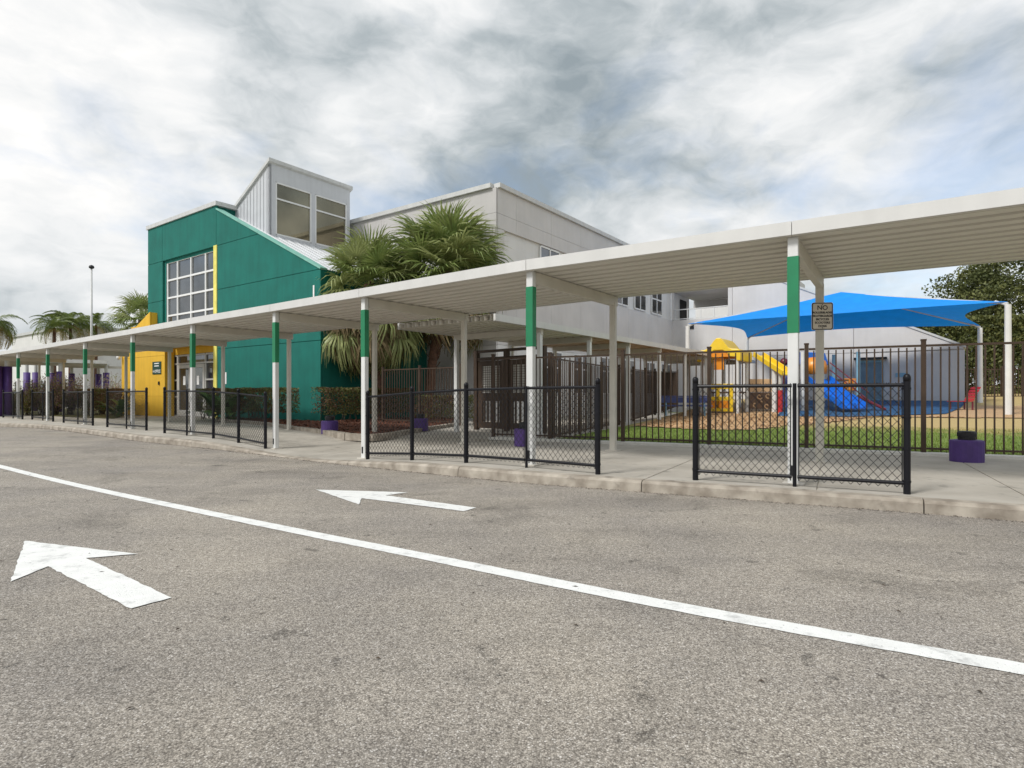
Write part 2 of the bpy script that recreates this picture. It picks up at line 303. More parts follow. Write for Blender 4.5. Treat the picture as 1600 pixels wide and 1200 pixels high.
# pavement sheet and sidewalk slabs
g = MB(); BS = [.185+.5*i for i in range(56)]
for i in range(len(KS)):
    for b_ in BS:
        p = kpt(i, b_); q = p-FE0; inside = q.dot(FE) > -.05 and q.dot(FN) > .25
        g.v.append((p.x, p.y, p.z-.012-(.2 if inside else 0)))
nb = len(BS)
g.f = [(i*nb+j, i*nb+j+1, (i+1)*nb+j+1, (i+1)*nb+j) for i in range(len(KS)-1) for j in range(nb-1)]
pav = struct(g.build('pavement', M_CONC))
walk = thing('sidewalk', KS[14], None, None); struct(walk)
rows = [(.205, 1.75), (1.77, 3.3), (3.32, 4.85)]
for i in range(0, len(KS)-8, 4):
    for (b0, b1) in rows:
        m_ = MB(); k = 3
        for j in range(5):
            e = (.009 if j == 0 else (-.009 if j == 4 else 0)); t_ = (KS[min(i+j+1, len(KS)-1)]-KS[max(i+j-1, 0)]).normalized()*e
            for c in range(k):
                p = kpt(i+j, b0+(b1-b0)*c/(k-1))+t_; m_.v.append((p.x, p.y, p.z))
        for j in range(4):
            for c in range(k-1): m_.f.append((j*k+c, j*k+c+1, (j+1)*k+c+1, (j+1)*k+c))
        rim = [c for c in range(k)]+[j*k+k-1 for j in range(1, 5)]+[4*k+c for c in range(k-2, -1, -1)]+[j*k for j in range(3, 0, -1)]
        o = len(m_.v)
        for r_ in rim: x, y, z = m_.v[r_]; m_.v.append((x, y, z-.06))
        for a in range(len(rim)): b2 = (a+1) % len(rim); m_.f.append((rim[a], o+a, o+b2, rim[b2]))
        m_.build('paving_slab', M_CONC, walk)
# painted line and arrows
def ribbon(pts, wd, name, dz):
    m_ = MB()
    for i, p in enumerate(pts):
        a = pts[max(0, i-1)]; b_ = pts[min(len(pts)-1, i+1)]; d = (b_-a).normalized(); n_ = Vector((-d.y, d.x, 0))*wd/2
        for q in (p-n_*random.uniform(.95, 1.04), p+n_*random.uniform(.95, 1.04)): m_.v.append((q.x, q.y, zroad(q.x, q.y)+dz))
    m_.f = [(2*i, 2*i+1, 2*i+3, 2*i+2) for i in range(len(pts)-1)]
    return m_.build(name, M_PAINT)
lp = [gp(*q) for q in ((1600, 1046), (1375, 1006), (1208, 977), (1000, 938.5), (616, 859.5), (500, 837), (312, 797), (162, 764), (0, 726.5))]
d0 = (lp[0]-lp[1]).normalized(); d1 = (lp[-1]-lp[-2]).normalized()
lp = [lp[0]+d0*6]+lp+[lp[-1]+d1*5, lp[-1]+d1*9+Vector((-3, -.6, 0))]
ls = resample(lp, .06)
for _ in range(150): ls = [ls[0]]+[(a+b*2+c)/4 for a, b, c in zip(ls, ls[1:], ls[2:])]+[ls[-1]]
tag(ribbon(ls, .15, 'painted_line', .004), 'long white lane line painted across the asphalt', 'road line')
def arrow(pp, label):
    m_ = MB(); P = [gp(*q, fn=zroad) for q in pp]; P = [Vector((p.x, p.y, zroad(p.x, p.y)+.004)) for p in P]
    Q = []
    for a_, b2 in zip(P, P[1:]+P[:1]):
        k_ = max(1, int((b2-a_).length/.05)); nn_ = Vector((-(b2-a_).y, (b2-a_).x, 0)).normalized()
        for e in range(k_): q = a_.lerp(b2, e/k_)+(nn_*random.gauss(0, .0035) if e else Vector()); Q.append((q.x, q.y, zroad(q.x, q.y)+.006))
    m_.add(Q, [tuple(range(len(Q)))]); tag(m_.build('painted_arrow', M_PAINT), label, 'road arrow', 'white arrows painted on the road')
arrow([(39, 846), (216, 866.5), (134, 873), (268, 935), (205, 952), (75, 886), (16, 910)], 'large white arrow painted on the asphalt at lower left, near side of lane line')
arrow([(493, 765.5), (638, 770), (602, 774.5), (744, 794), (724, 799.5), (565, 779), (560.5, 789)], 'white arrow painted between the lane line and the kerb')
m_ = MB()
for _ in range(5200):
    i = random.randrange(6, len(KS)-30); o_ = -abs(random.gauss(0, .05))-.004; p = KS[i].lerp(KS[i+1], random.random())+KN[i]*o_; l = random.uniform(.004, .016); a = random.uniform(0, 6.28); d = Vector((math.cos(a), math.sin(a), 0)); n_ = Vector((-d.y, d.x, 0)); z = zroad(p.x, p.y)+random.uniform(.003, .010)
    m_.add([(p+d*l)+Z*z, (p+n_*l*.5)+Z*(z+.004), (p-d*l)+Z*z, (p-n_*l*.5)+Z*z], [(0, 1, 2, 3)])
tag(m_.build('gutter_litter', mat('litter', (.09, .065, .045), .95, col2=(.03, .024, .018), scale=30)), 'dark grit and leaf litter along the foot of the kerb', 'litter', kind='stuff')
m_ = MB()
for _ in range(420):
    a0 = random.random(); p = Vector((random.uniform(-16, 6), random.uniform(2.2, 13), 0))
    if (p-KS[0]).dot(KN[0]) > -.4 and p.y > 7.5-.62*p.x-.6: continue
    a = random.uniform(0, 6.28); d = Vector((math.cos(a), math.sin(a), 0)); n_ = Vector((-d.y, d.x, 0)); l = random.uniform(.006, .022); z = zroad(p.x, p.y)+.006
    m_.add([(p+d*l)+Z*z, (p+n_*l*.4)+Z*(z+.006), (p-d*l)+Z*z, (p-n_*l*.4)+Z*(z+.002)], [(0, 1, 2, 3)])
tag(m_.build('leaf_litter', MATS['litter']), 'tiny dark leaf scraps scattered over the asphalt', 'litter', kind='stuff')
# playground lawn, mulch, rubber
def playgrid(name, e0, e1, d0, d1, st, m, dz, edge=None):
    g_ = MB(); ne = int((e1-e0)/st)+1; nd_ = int((d1-d0)/st)+1
    idx = {}
    for j in range(nd_):
        for i in range(ne):
            e = e0+i*st; d = d0+j*st; p = FE0+FE*e+FN*d
            idx[(i, j)] = len(g_.v); g_.v.append((p.x, p.y, zplay(p.x, p.y)+dz))
    for j in range(nd_-1):
        for i in range(ne-1):
            e = e0+(i+.5)*st; d = d0+(j+.5)*st
            if edge and not edge(e, d): continue
            g_.f.append((idx[(i, j)], idx[(i+1, j)], idx[(i+1, j+1)], idx[(i, j+1)]))
    return g_.build(name, m, smooth=True)
def lawnmat():
    m = mat('lawn', (.20, .27, .045), .95, scale=5, col2=(.11, .165, .028), bump=.6, bscale=70, detail=7); t = m.node_tree; b = t.nodes['Principled BSDF']
    src = b.inputs['Base Color'].links[0].from_socket; g_ = nd(t, 'ShaderNodeNewGeometry')
    dp = nd(t, 'ShaderNodeVectorMath', operation='DOT_PRODUCT'); dp.inputs[1].default_value = FN; t.links.new(g_.outputs['Position'], dp.inputs[0])
    n = nd(t, 'ShaderNodeTexNoise'); n.inputs['Scale'].default_value = 1.1; n.inputs['Detail'].default_value = 8; t.links.new(g_.outputs['Position'], n.inputs['Vector'])
    base = FE0.dot(FN)
    k = mth(t, 'ADD', mth(t, 'MULTIPLY', mth(t, 'SUBTRACT', dp.outputs['Value'], base+6.2), .28), mth(t, 'MULTIPLY', mth(t, 'SUBTRACT', n.outputs[0], .5), 2.4))
    r = ramp(t, [(0, 0), (1, 1)]); t.links.new(k, r.inputs[0])
    mm = nd(t, 'ShaderNodeMix', data_type='RGBA'); t.links.new(r.outputs[0], mm.inputs[0]); t.links.new(src, mm.inputs[6]); mm.inputs[7].default_value = (.46, .34, .145, 1)
    t.links.new(mm.outputs[2], b.inputs['Base Color']); return m
M_LAWN = lawnmat()
struct(playgrid('lawn', 0, 46, .12, 46, 1.0, M_LAWN, 0))
def medge(e, d): return d > 5.6+1.2*pnoise(Vector((e*.35, d*.1, 3)))+min(9.5, max(0, e-4.0)*2.2) and d < 24
struct(playgrid('playground_mulch', .3, 24, 4.5, 26, .3, M_TMULCH, .03, medge))
m_ = MB(); P = [px(1215, 0, 24.5), px(1330, 0, 23.6), px(1478, 0, 24.6), px(1500, 0, 28), px(1512, 0, 33), px(1330, 0, 36), px(1225, 0, 37)]
cen = sum(P, Vector())/len(P); ring = []
for i in range(len(P)):
    for k in range(4): ring.append(P[i].lerp(P[(i+1) % len(P)], k/4))
m_.v = [(cen.x, cen.y, zplay(cen.x, cen.y)+.06)]
for fr in (.5, 1.):
    for p in ring: q = cen.lerp(p, fr); m_.v.append((q.x, q.y, zplay(q.x, q.y)+.06))
n = len(ring); m_.f = [(0, 1+i, 1+(i+1) % n) for i in range(n)]+[(1+i, 1+n+i, 1+n+(i+1) % n, 1+(i+1) % n) for i in range(n)]
struct(m_.build('rubber_surface', M_MAT))
# grass blades and mulch chips
m_ = MB()
for _ in range(30000):
    d = .15+random.random()**1.3*8.5; e = random.uniform(.1, 15); p = FE0+FE*e+FN*d
    if d > 5.5 and e < 4.5: continue
    h = random.uniform(.03, .085); a = random.uniform(0, 6.28); z = zplay(p.x, p.y); dx, dy = math.cos(a)*.008, math.sin(a)*.008; lx, ly = random.gauss(0, .025), random.gauss(0, .025)
    m_.add([(p.x-dx, p.y-dy, z-.01), (p.x+dx, p.y+dy, z-.01), (p.x+lx, p.y+ly, z+h)], [(0, 1, 2)])
tag(m_.build('grass', M_LAWN), 'mown green grass fading to straw behind the tall fence', 'grass', kind='stuff')
def chips(name, pts, m, label, s0, zf):
    q = MB()
    for p in pts:
        a = random.uniform(0, 6.28); d = Vector((math.cos(a), math.sin(a), random.gauss(0, .3))).normalized(); s_ = Vector((-d.y, d.x, random.gauss(0, .4))); l = s0*random.uniform(.5, 1.5); p = Vector((p[0], p[1], zf(p[0], p[1])+.012))
        q.add([p-d*l-s_*l*.3, p+d*l-s_*l*.3, p+d*l+s_*l*.3, p-d*l+s_*l*.3], [(0, 1, 2, 3)])
    return tag(q.build(name, m), label, 'mulch', kind='stuff')
pts = []
while len(pts) < 7000:
    e = random.uniform(.4, 12); d = random.uniform(5, 15)
    if medge(e, d): p = FE0+FE*e+FN*d; pts.append((p.x, p.y))
chips('wood_chips', pts, M_TCHIP, 'tan wood chips spread over the playground', .035, lambda x, y: zplay(x, y)+.03)
# planting bed in front of the green wall
BED = [(-14.0, 27.9), (-12.6, 25.6), (-9.1, 21.9), (-6.9, 18.95), (-5.6, 17.45), (-4.3, 15.6), (-3.62, 15.2), (-3.3, 15.6), (-3.0, 17.3), (-2.3, 20.2), (-1.9, 22.2), (-2.2, 26.2), (-4.1, 28.6), (-7.6, 23.8), (-13.4, 28.0)]
BV = [Vector((x, y, 0)) for x, y in BED]
def inpoly(x, y, P=BED):
    c = False; j = len(P)-1
    for i in range(len(P)):
        if (P[i][1] > y) != (P[j][1] > y) and x < (P[j][0]-P[i][0])*(y-P[i][1])/(P[j][1]-P[i][1])+P[i][0]: c = not c
        j = i
    return c
def zbed(x, y): return .21+.03*pnoise(Vector((x*.7, y*.7, 0)))
m_ = MB(); st = .3; ids = {}
for i in range(46):
    for j in range(50):
        x = -14.5+i*st; y = 14.6+j*st
        if inpoly(x, y): ids[(i, j)] = len(m_.v); m_.v.append((x, y, zbed(x, y)))
for (i, j) in ids:
    if all(k in ids for k in ((i+1, j), (i, j+1), (i+1, j+1))): m_.f.append((ids[(i, j)], ids[(i+1, j)], ids[(i+1, j+1)], ids[(i, j+1)]))
struct(m_.build('planting_bed', M_SOIL, smooth=True))
m_ = MB(); ring = BED[:12]
for a, b_ in zip(ring[1:], ring[2:]): m_.beam((a[0], a[1], .145), (b_[0], b_[1], .145), .2, .18)
tag(m_.build('bed_edging', M_KERB), 'low concrete edging round the mulch bed by the green wall', 'edging')
pts = []
while len(pts) < 4500:
    x = random.uniform(-14, -1.9); y = random.uniform(15, 28.5)
    if inpoly(x, y): pts.append((x, y))
chips('bark_mulch', pts, M_CHIP, 'red-brown bark mulch in the bed under the palms', .04, zbed)
# left lawn
m_ = MB(); m_.add([(x, y, .15) for x, y in ((-18.2, 27.2), (-20.6, 31.6), (-19.5, 33), (-26, 48), (-70, 48), (-70, 30.5), (-40, 32.2), (-27, 33.2), (-21.3, 29.2))], [tuple(range(9))])
struct(m_.build('side_lawn', mat('side_grass', (.17, .15, .05), .95, col2=(.09, .09, .025), scale=3, bump=.6, bscale=40)))

# ================================================================== COVERED WALKWAY (main)
ZB = 3.19
FP = [(10.2, 2.95), (6.75, 5.2), (3.47, 7.34), (.30, 9.39), (-2.95, 11.93), (-5.55, 13.98), (-8.85, 16.5), (-12.3, 19.3), (-15.85, 22.1), (-19.5, 25.0), (-22.9, 27.6), (-26.2, 30.1), (-29.5, 32.6), (-32.8, 35.1)]
FPv = [Vector((x, y, 0)) for x, y in FP]
NP = []
for i in range(len(FPv)):
    a = FPv[max(0, i-1)]; b_ = FPv[min(len(FPv)-1, i+1)]; d = (b_-a).normalized(); NP.append(Vector((d.y, -d.x, 0)))
WID = 2.92
RP = [p+n_*WID for p, n_ in zip(FPv, NP)]
cw = thing('covered_walkway', (0.3, 9.39, .14), 'long ribbed metal walkway roof on white posts with green bands, along the kerb', 'covered walkway')
def cpost(base, ztop, ax, ay, m, parent, wd=.122):
    z0 = zwalk(base.x, base.y)-.02
    o = MB().box((base.x, base.y, (z0+ztop)/2), wd, wd*.8, ztop-z0, ax, ay).build('post', m, parent, bevel=.012)
    return o
RIB = 11
for i, (p, q, n_) in enumerate(zip(FPv, RP, NP)):
    ax = Vector((-n_.y, n_.x, 0)); zt = ZB-.005
    po = cpost(p, zt, ax, n_, M_WHITE, cw)
    MB().box((p.x, p.y, 2.47), .128, .104, .94, ax, n_).build('green_band', M_POSTG, po)
    z0 = zwalk(p.x, p.y)
    MB().box((p.x-n_.x*.053+ax.x*.01, p.y-n_.y*.053+ax.y*.01, z0+.17), .035, .012, .13, ax, n_).build('outlet_plate', M_INK, po)
    rp2 = cpost(q, ZB-.12, ax, n_, M_CREAM, cw)
    for c_, o_ in ((p, po), (q, rp2)): MB().box((c_.x, c_.y, zwalk(c_.x, c_.y)+.006), .24, .2, .02, ax, n_).build('base_plate', M_STEEL2, o_)
    MB().beam((p+n_*.07).to_3d()+Z*(ZB-.10), q+n_*.12+Z*(ZB-.10), .10, .19).build('cross_beam', M_STEEL2, cw, bevel=.01)
def deck(parent, a, b_, na, nb_, w0, w1, z, ribs, m, name='deck_panel'):
    prof = []
    for k in range(ribs):
        s0 = w0+(w1-w0)*k/ribs; pt = (w1-w0)/ribs
        prof += [(s0, .13), (s0+pt*.34, .13), (s0+pt*.38, 0), (s0+pt*.96, 0)]
    prof.append((w1, .13)); m_ = MB(); n = len(prof)
    for (c, nn) in ((a, na), (b_, nb_)):
        for (s_, h) in prof: p = c+nn*s_; m_.v.append((p.x, p.y, z+h))
    m_.f = [(k, k+1, n+k+1, n+k) for k in range(n-1)]
    o = len(m_.v)
    for (c, nn) in ((a, na), (b_, nb_)):
        for s_ in (w0, w1): p = c+nn*s_; m_.v.append((p.x, p.y, z+.14))
    m_.f.append((o, o+1, o+3, o+2))
    return m_.build(name, m, parent)
for i in range(len(FPv)-1):
    a, b_ = FPv[i], FPv[i+1]; na, nb_ = NP[i], NP[i+1]; g_ = (b_-a).normalized()*.004
    deck(cw, a+g_, b_-g_, na, nb_, -.08, WID+.2, ZB+.005, RIB, M_DECK)
    for off, nm in ((-.115, 'front_fascia'), (WID+.235, 'rear_gutter')):
        MB().beam(a+na*off+g_+Z*(ZB+.075), b_+nb_*off-g_+Z*(ZB+.075),   .06, .165 if off < 0 else .15).build(nm, M_FASC, cw)
    # lip along the fascia foot
    MB().beam(a+na*-.10+g_+Z*(ZB-.012), b_+nb_*-.10-g_+Z*(ZB-.012), .05, .012).build('fascia_lip', M_STEEL2, cw)

# second walkway, towards the white building
c2 = thing('covered_walkway', (2.4, 18.5, .14), 'second walkway roof with rust-stained deck leading back to the white building', 'covered walkway')
Z2 = 3.06; B0 = Vector((2.4, 18.5, 0))
for k in range(-1, 7):
    p = B0+V*(2.8*k); q = p+U*3.0
    for c in (p, q): MB().box((c.x, c.y, (.1+Z2-.13)/2), .12, .12, Z2-.13-.1, U, V).build('post', M_WHITE, c2, bevel=.01)
    MB().beam(p-U*.08+Z*(Z2-.09), q+U*.08+Z*(Z2-.09), .09, .17).build('cross_beam', M_STEEL2, c2)
M_DECK2 = mat('rusty_deck', (.46, .36, .26), .6, col2=(.34, .21, .12), scale=1.5)
for k in range(-2, 7):
    a = B0+V*(2.8*k) if k > -2 else B0+V*(-5.0); b_ = B0+V*(2.8*(k+1))
    deck(c2, a+V*.004, b_-V*.004, U, U, -.1, 3.15, Z2, 11, M_DECK2 if k > -1 else M_DECK)
    for off in (-.14, 3.19): MB().beam(a+U*off+V*.004+Z*(Z2+.06), b_+U*off-V*.004+Z*(Z2+.06), .06, .17).build('fascia', M_FASC, c2)

# ================================================================== GREEN BUILDING
G0 = Vector((-7.62, 23.8, 0))
def gw(t, s_, z): return G0+U*t+V*s_+Z*z
gb = thing('school_building', G0+U*7+Z*.1, 'green stucco entrance building with yellow wing and glazed metal roof tower', 'building')
def shrink(poly, gap):                                              # 2-D convex polygon inset
    n = len(poly); res = []; area = sum(poly[i][0]*poly[(i+1) % n][1]-poly[(i+1) % n][0]*poly[i][1] for i in range(n)); sg = 1 if area > 0 else -1
    lines = []
    for i in range(n):
        a = Vector(poly[i]); b_ = Vector(poly[(i+1) % n]); d = (b_-a).normalized(); nn = Vector((-d.y, d.x))*sg; lines.append((a+nn*gap, d))
    for i in range(n):
        (a, d), (c, e) = lines[i-1], lines[i]; den = d.x*e.y-d.y*e.x
        if abs(den) < 1e-6: res.append(c); continue
        k = ((c.x-a.x)*e.y-(c.y-a.y)*e.x)/den; res.append(a+d*k)
    return res
def panels(fn, polys, depth, m, parent, name='wall_panel', gap=.012):
    # fn(a, z, off) -> world; off>0 is outward
    for poly in polys:
        p2 = shrink(poly, gap); m_ = MB(); m_.prism([fn(p[0], p[1], 0) for p in p2], fn(p2[0][0], p2[0][1], depth)-fn(p2[0][0], p2[0][1], 0)); m_.build(name, m, parent)
gf = lambda t, z, o: gw(t, -o, z)
SL = lambda t: 6.3+.478*t
pol = [[(-.088, .05), (7.85, .05), (7.85, 3.42), (-.088, 3.42)], [(-.088, 3.42), (7.85, 3.42), (7.85, 6.25), (-.088, 6.25)], [(0, 6.25), (7.85, 6.25), (7.85, 8.35), (4.29, 8.35), (0, 6.3)],
       [(4.29, 8.35), (7.95, 8.35), (7.95, 10.1)], [(7.95, 8.35), (13.5, 8.35), (13.5, 10.3), (7.95, 10.3)], [(13.5, 8.35), (15.2, 8.35), (15.2, 10.3), (13.5, 10.3)],
       [(13.45, 6.25), (15.2, 6.25), (15.2, 8.35), (13.45, 8.35)], [(13.45, 4.2), (15.2, 4.2), (15.2, 6.25), (13.45, 6.25)]]
panels(gf, pol, .10, M_GREEN, gb)
# side (right) face
gsd = lambda s_, z, o: gw(-o, s_, z)
panels(gsd, [[(0.0, .05), (6.0, .05), (6.0, 3.42), (0, 3.42)], [(0.0, 3.42), (6, 3.42), (6, 6.25), (0, 6.25)]], .09, M_GREEN, gb)
# core behind the panels (one wall mesh), left flank
core = MB()
core.prism([gw(t, .01, z) for t, z in ((0.0, 0), (8.0, 0), (8.0, 10.05), (0, SL(0)-.1))], V*.14)
core.prism([gw(t, .01, z) for t, z in ((8.0, 8.2), (15.2, 8.2), (15.2, 10.25), (8.0, 10.25))], V*.14)
core.prism([gw(t, .01, z) for t, z in ((13.4, 0), (15.2, 0), (15.2, 8.2), (13.4, 8.2))], V*.14)
core.prism([gw(.01, s_, z) for s_, z in ((.15, 0), (6.0, 0), (6.0, 6.3), (.15, 6.3))], U*.14)
core.prism([gw(15.19, s_, z) for s_, z in ((.15, 0), (6.0, 0), (6.0, 10.25), (.15, 10.25))], U*-.14)
core.build('wall_core', M_GREEN, gb)
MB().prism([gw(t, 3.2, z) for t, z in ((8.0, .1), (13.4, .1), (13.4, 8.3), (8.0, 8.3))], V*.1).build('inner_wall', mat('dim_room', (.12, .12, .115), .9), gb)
# roofs
rf = MB(); rf.prism([gw(t, .3, z) for t, z in ((0, SL(0)-.12), (8.0, SL(8)-.12), (8.0, SL(8)-.2), (0, SL(0)-.2))], V*5.7); rfo = rf.build('sloped_roof', M_ROOFW, gb)
for k in range(14): s_ = .5+k*.4; MB().beam(gw(0, s_, SL(0)-.10), gw(7.9, s_, SL(7.9)-.10), .04, .05).build('standing_seam', M_ROOFW, rfo)
MB().prism([gw(t, .3, 9.9) for t in (8.0, 15.1)]+[gw(t, 6, 9.9) for t in (15.1, 8.0)], Z*.1).build('flat_roof', M_ROOFW, gb)
cp = MB()
for a, b_ in ((7.87, 11.5), (11.51, 15.28)): MB().beam(gw(a, -.02, 10.38), gw(b_, -.02, 10.38), .30, .2).build('coping', M_COPE, gb)
MB().beam(gw(7.98, .14, 10.38), gw(7.98, 6, 10.38), .24, .2).build('coping', M_COPE, gb)
MB().beam(gw(15.17, .14, 10.38), gw(15.17, 6, 10.38), .24, .2).build('coping', M_COPE, gb)
MB().prism([gw(8.05, s_, z) for s_, z in ((.14, 9.6), (6, 9.6), (6, 10.28), (.14, 10.28))], U*.12).build('parapet', M_GREEN, gb)
MB().beam(gw(-.12, .02, SL(-.12)+.03), gw(7.9, .02, SL(7.9)+.03), .34, .07, up=V.cross(U)).build('slope_coping', M_GREENL, gb)
# window grids
def glazing(parent, fn, cols, rws, fw, dep, frame_m, glass_m, name='window', skip=()):
    fr = MB(); c0, c1 = min(cols), max(cols); r0, r1 = min(rws), max(rws)
    def bar(a0, a1, z0, z1): fr.prism([fn(a0, z0, -.02), fn(a1, z0, -.02), fn(a1, z1, -.02), fn(a0, z1, -.02)], fn(a0, z0, dep)-fn(a0, z0, 0))
    for c in cols: bar(c-fw/2, c+fw/2, r0, r1)
    cs = sorted(cols)
    for r_ in rws:
        for a, b_ in zip(cs, cs[1:]):
            bar(a+fw/2+.001, b_-fw/2-.001, r_-fw/2, r_+fw/2)
    w_ = fr.build(name, frame_m, parent)
    rs = sorted(rws)
    for i, (a, b_) in enumerate(zip(cs, cs[1:])):
        for j, (z0, z1) in enumerate(zip(rs, rs[1:])):
            if (i, j) in skip: continue
            MB().prism([fn(a+fw/2, z0+fw/2, 0), fn(b_-fw/2, z0+fw/2, 0), fn(b_-fw/2, z1-fw/2, 0), fn(a+fw/2, z1-fw/2, 0)], fn(a, z0, .012)-fn(a, z0, 0)).build('pane', glass_m, w_)
    return w_
gr = lambda t, z, o: gw(t, .10-o, z)
glazing(gb, gr, (8.22, 9.22, 10.67, 12.1, 13.2), (8.23, 7.29, 6.36, 5.42, 4.5), .09, .10, M_FRAME, M_GLASS)
for a, b_, z0, z1 in ((13.26, 13.44, 3.4, 8.34), ): MB().prism([gw(a, .0, z0), gw(b_, .0, z0), gw(b_, .0, z1), gw(a, .0, z1)], V*.14).build('jamb', M_GREEN, gb)
MB().prism([gw(t, -.13, z) for t, z in ((7.86, .1), (8.16, .1), (8.16, 8.38), (7.86, 8.38))], V*.28).build('yellow_pier', M_YSTR, gb)
MB().prism([gw(t, .02, z) for t, z in ((8.17, 3.32), (13.39, 3.32), (13.39, 4.44), (8.17, 4.44))], V*.14).build('spandrel', M_YELL, gb)
MB().box(gw(10.2, -.62, 3.72), 3.9, 1.3, .22, U, V).build('door_canopy', M_YELL, gb); MB().box(gw(10.2, -.63, 3.85), 4.0, 1.36, .035, U, V).build('canopy_cap', M_WHITE, gb)
# storefront with double door
glazing(gb, gr, (8.22, 9.22), (.16, 1.14, 2.0, 2.84, 3.26), .08, .1, M_ALU, M_GLASS, 'side_light')
glazing(gb, gr, (12.1, 12.62, 13.2), (.16, 1.14, 2.0, 2.84, 3.26), .08, .1, M_ALU, M_GLASS, 'side_light')
glazing(gb, gr, (9.27, 10.67, 12.05), (2.84, 3.26), .08, .09, M_ALU, M_GLASS, 'transom')
for (a, b_) in ((9.3, 10.64), (10.7, 12.04)):
    dr = MB()
    def db(a0, a1, z0, z1): dr.prism([gw(a0, .08, z0), gw(a1, .08, z0), gw(a1, .08, z1), gw(a0, .08, z1)], V*-.07)
    db(a, a+.17, .16, 2.78); db(b_-.17, b_, .16, 2.78); db(a+.171, b_-.171, 2.6, 2.78); db(a+.171, b_-.171, .16, .46)
    d_ = dr.build('door', M_ALU, gb)
    MB().prism([gw(a+.171, .06, .46), gw(b_-.171, .06, .46), gw(b_-.171, .06, 2.6), gw(a+.171, .06, 2.6)], V*-.015).build('pane', M_GLASS, d_)
    c = (a+b_)/2; MB().prism([gw(c-.12, .04, 1.75), gw(c+.12, .04, 1.75), gw(c+.12, .04, 2.2), gw(c-.12, .04, 2.2)], V*-.006).build('paper_notice', M_SWHT, d_)
    h_ = a+.22 if a > 10 else b_-.22
    MB().path([gw(h_, -.0, 1.0), gw(h_, -.06, 1.0), gw(h_, -.06, 1.45), gw(h_, -.0, 1.45)], .014, 6).build('handle', M_ALU, d_)
# yellow wing wall, stands proud of the door plane
yf = lambda t, z, o: gw(t, -.40-o, z)
def ytop(t): return 5.67-.41*(t-14.06)
panels(yf, [[(12.35, .05), (15.0, .05), (15.0, 1.17), (12.35, 1.17)], [(15.0, .05), (17.6, .05), (17.6, 1.17), (15.0, 1.17)], [(12.35, 1.17), (14.05, 1.17), (14.05, 3.28), (12.35, 3.28)], [(14.05, 1.17), (17.6, 1.17), (17.6, 3.28), (14.05, 3.28)],
            [(12.35, 3.28), (14.06, 3.28), (14.06, 4.0), (12.35, 4.0)], [(14.06, 3.28), (17.6, 3.28), (17.6, ytop(17.6)), (14.06, ytop(14.06))]], .08, M_YELL, gb, 'yellow_panel', .006)
MB().prism([gw(t, -.39, z) for t, z in ((12.36, 0), (17.58, 0), (17.58, ytop(17.6)-.02), (14.07, ytop(14.07)-.02), (14.07, 3.98), (12.36, 3.98))], V*.38).build('yellow_wall', M_YELL, gb)
MB().prism([gw(15.22, s_, z) for s_, z in ((-.02, 0), (2.9, 0), (2.9, 4.0), (-.02, 5.1))], U*2.3).build('yellow_return', M_YELL, gb)
cm = thing('security_camera', gw(17.5, -.6, 3.3), 'small white dome security camera at the left end of the yellow wall', 'camera')
MB().box(gw(17.5, -.56, 3.42), .08, .18, .06, U, V).build('bracket', M_WHITE, cm)
MB().lathe(gw(17.5, -.68, 3.22), [(.02, 0), (.08, .03), (.1, .1), (.1, .2), (.03, .22)]).build('dome', M_WHITE, cm, smooth=True)
sg = thing('office_sign', gw(13.2, -.49, 2.5), 'dark green office sign with white lettering on the yellow wall', 'sign')
MB().prism([gw(12.72, -.485, 2.32), gw(13.70, -.485, 2.32), gw(13.70, -.485, 2.98), gw(12.72, -.485, 2.98)], V*-.02).build('sign_plate', M_SGRN, sg)
text_mesh('lettering', '\u2190OFFICE', .21, gw(13.21, -.509, 2.47), -U, Z, M_SWHT, sg, .004)
for zt in (2.86, 2.73): MB().prism([gw(12.95, -.506, zt), gw(13.47, -.506, zt), gw(13.47, -.506, zt+.05), gw(12.95, -.506, zt+.05)], V*-.003).build('small_lettering', M_SWHT, sg)
ib = MB().box(gw(12.95, -.51, 1.85), .1, .05, .18, U, V).build('intercom_box', M_INK); tag(ib, 'small dark intercom box on the yellow wall beside the doors', 'intercom')
ns = MB().prism([gw(t, -.105, z) for t, z in ((7.0, 1.75), (7.45, 1.75), (7.45, 2.3), (7.0, 2.3))], V*-.012).build('wall_notice', M_SWHT); tag(ns, 'white notice plate on green wall right of the entrance', 'sign')
text_mesh('building_number', '1', .75, gw(.35, -.115, 5.35), -U, Z, M_SWHT, gb, .01)
# roof tower
def tw(t, s_, z): return gw(t, s_, z)
TT = 12.0
tfront = MB().prism([tw(5.1, .9, 8.3), tw(8.6, .9, 9.8), tw(8.6, .9, 10.0), tw(5.1, .9, TT)], V*.1); tfront.build('tower_wall', M_METALW, gb)
for k in range(11): t_ = 5.3+k*.28; MB().beam(tw(t_, .885, 8.5+.42*(t_-5.1)), tw(t_, .885, TT-.58*(t_-5.1)-.12), .03, .02, up=V).build('wall_rib', M_METALW, gb)
twr = lambda s_, z, o: gw(5.1-o, s_, z)
for s0, s1, z0, z1 in ((.9, 1.22, 8.3, TT), (5.3, 5.5, 8.3, TT), (1.22, 5.3, 11.2, TT), (1.22, 5.3, 8.3, 8.72), (3.16, 3.38, 8.72, 11.2)):
    MB().prism([twr(s0, z0, 0), twr(s1, z0, 0), twr(s1, z1, 0), twr(s0, z1, 0)], U*.12).build('tower_wall', M_METALW, gb)
for c0, c1 in ((1.25, 3.13), (3.41, 5.27)): glazing(gb, lambda a, z, o: gw(5.18-o, a, z), (c0, c1), (8.76, 10.43, 11.17), .07, .1, M_FRAME, M_GLASSB, 'tower_window')
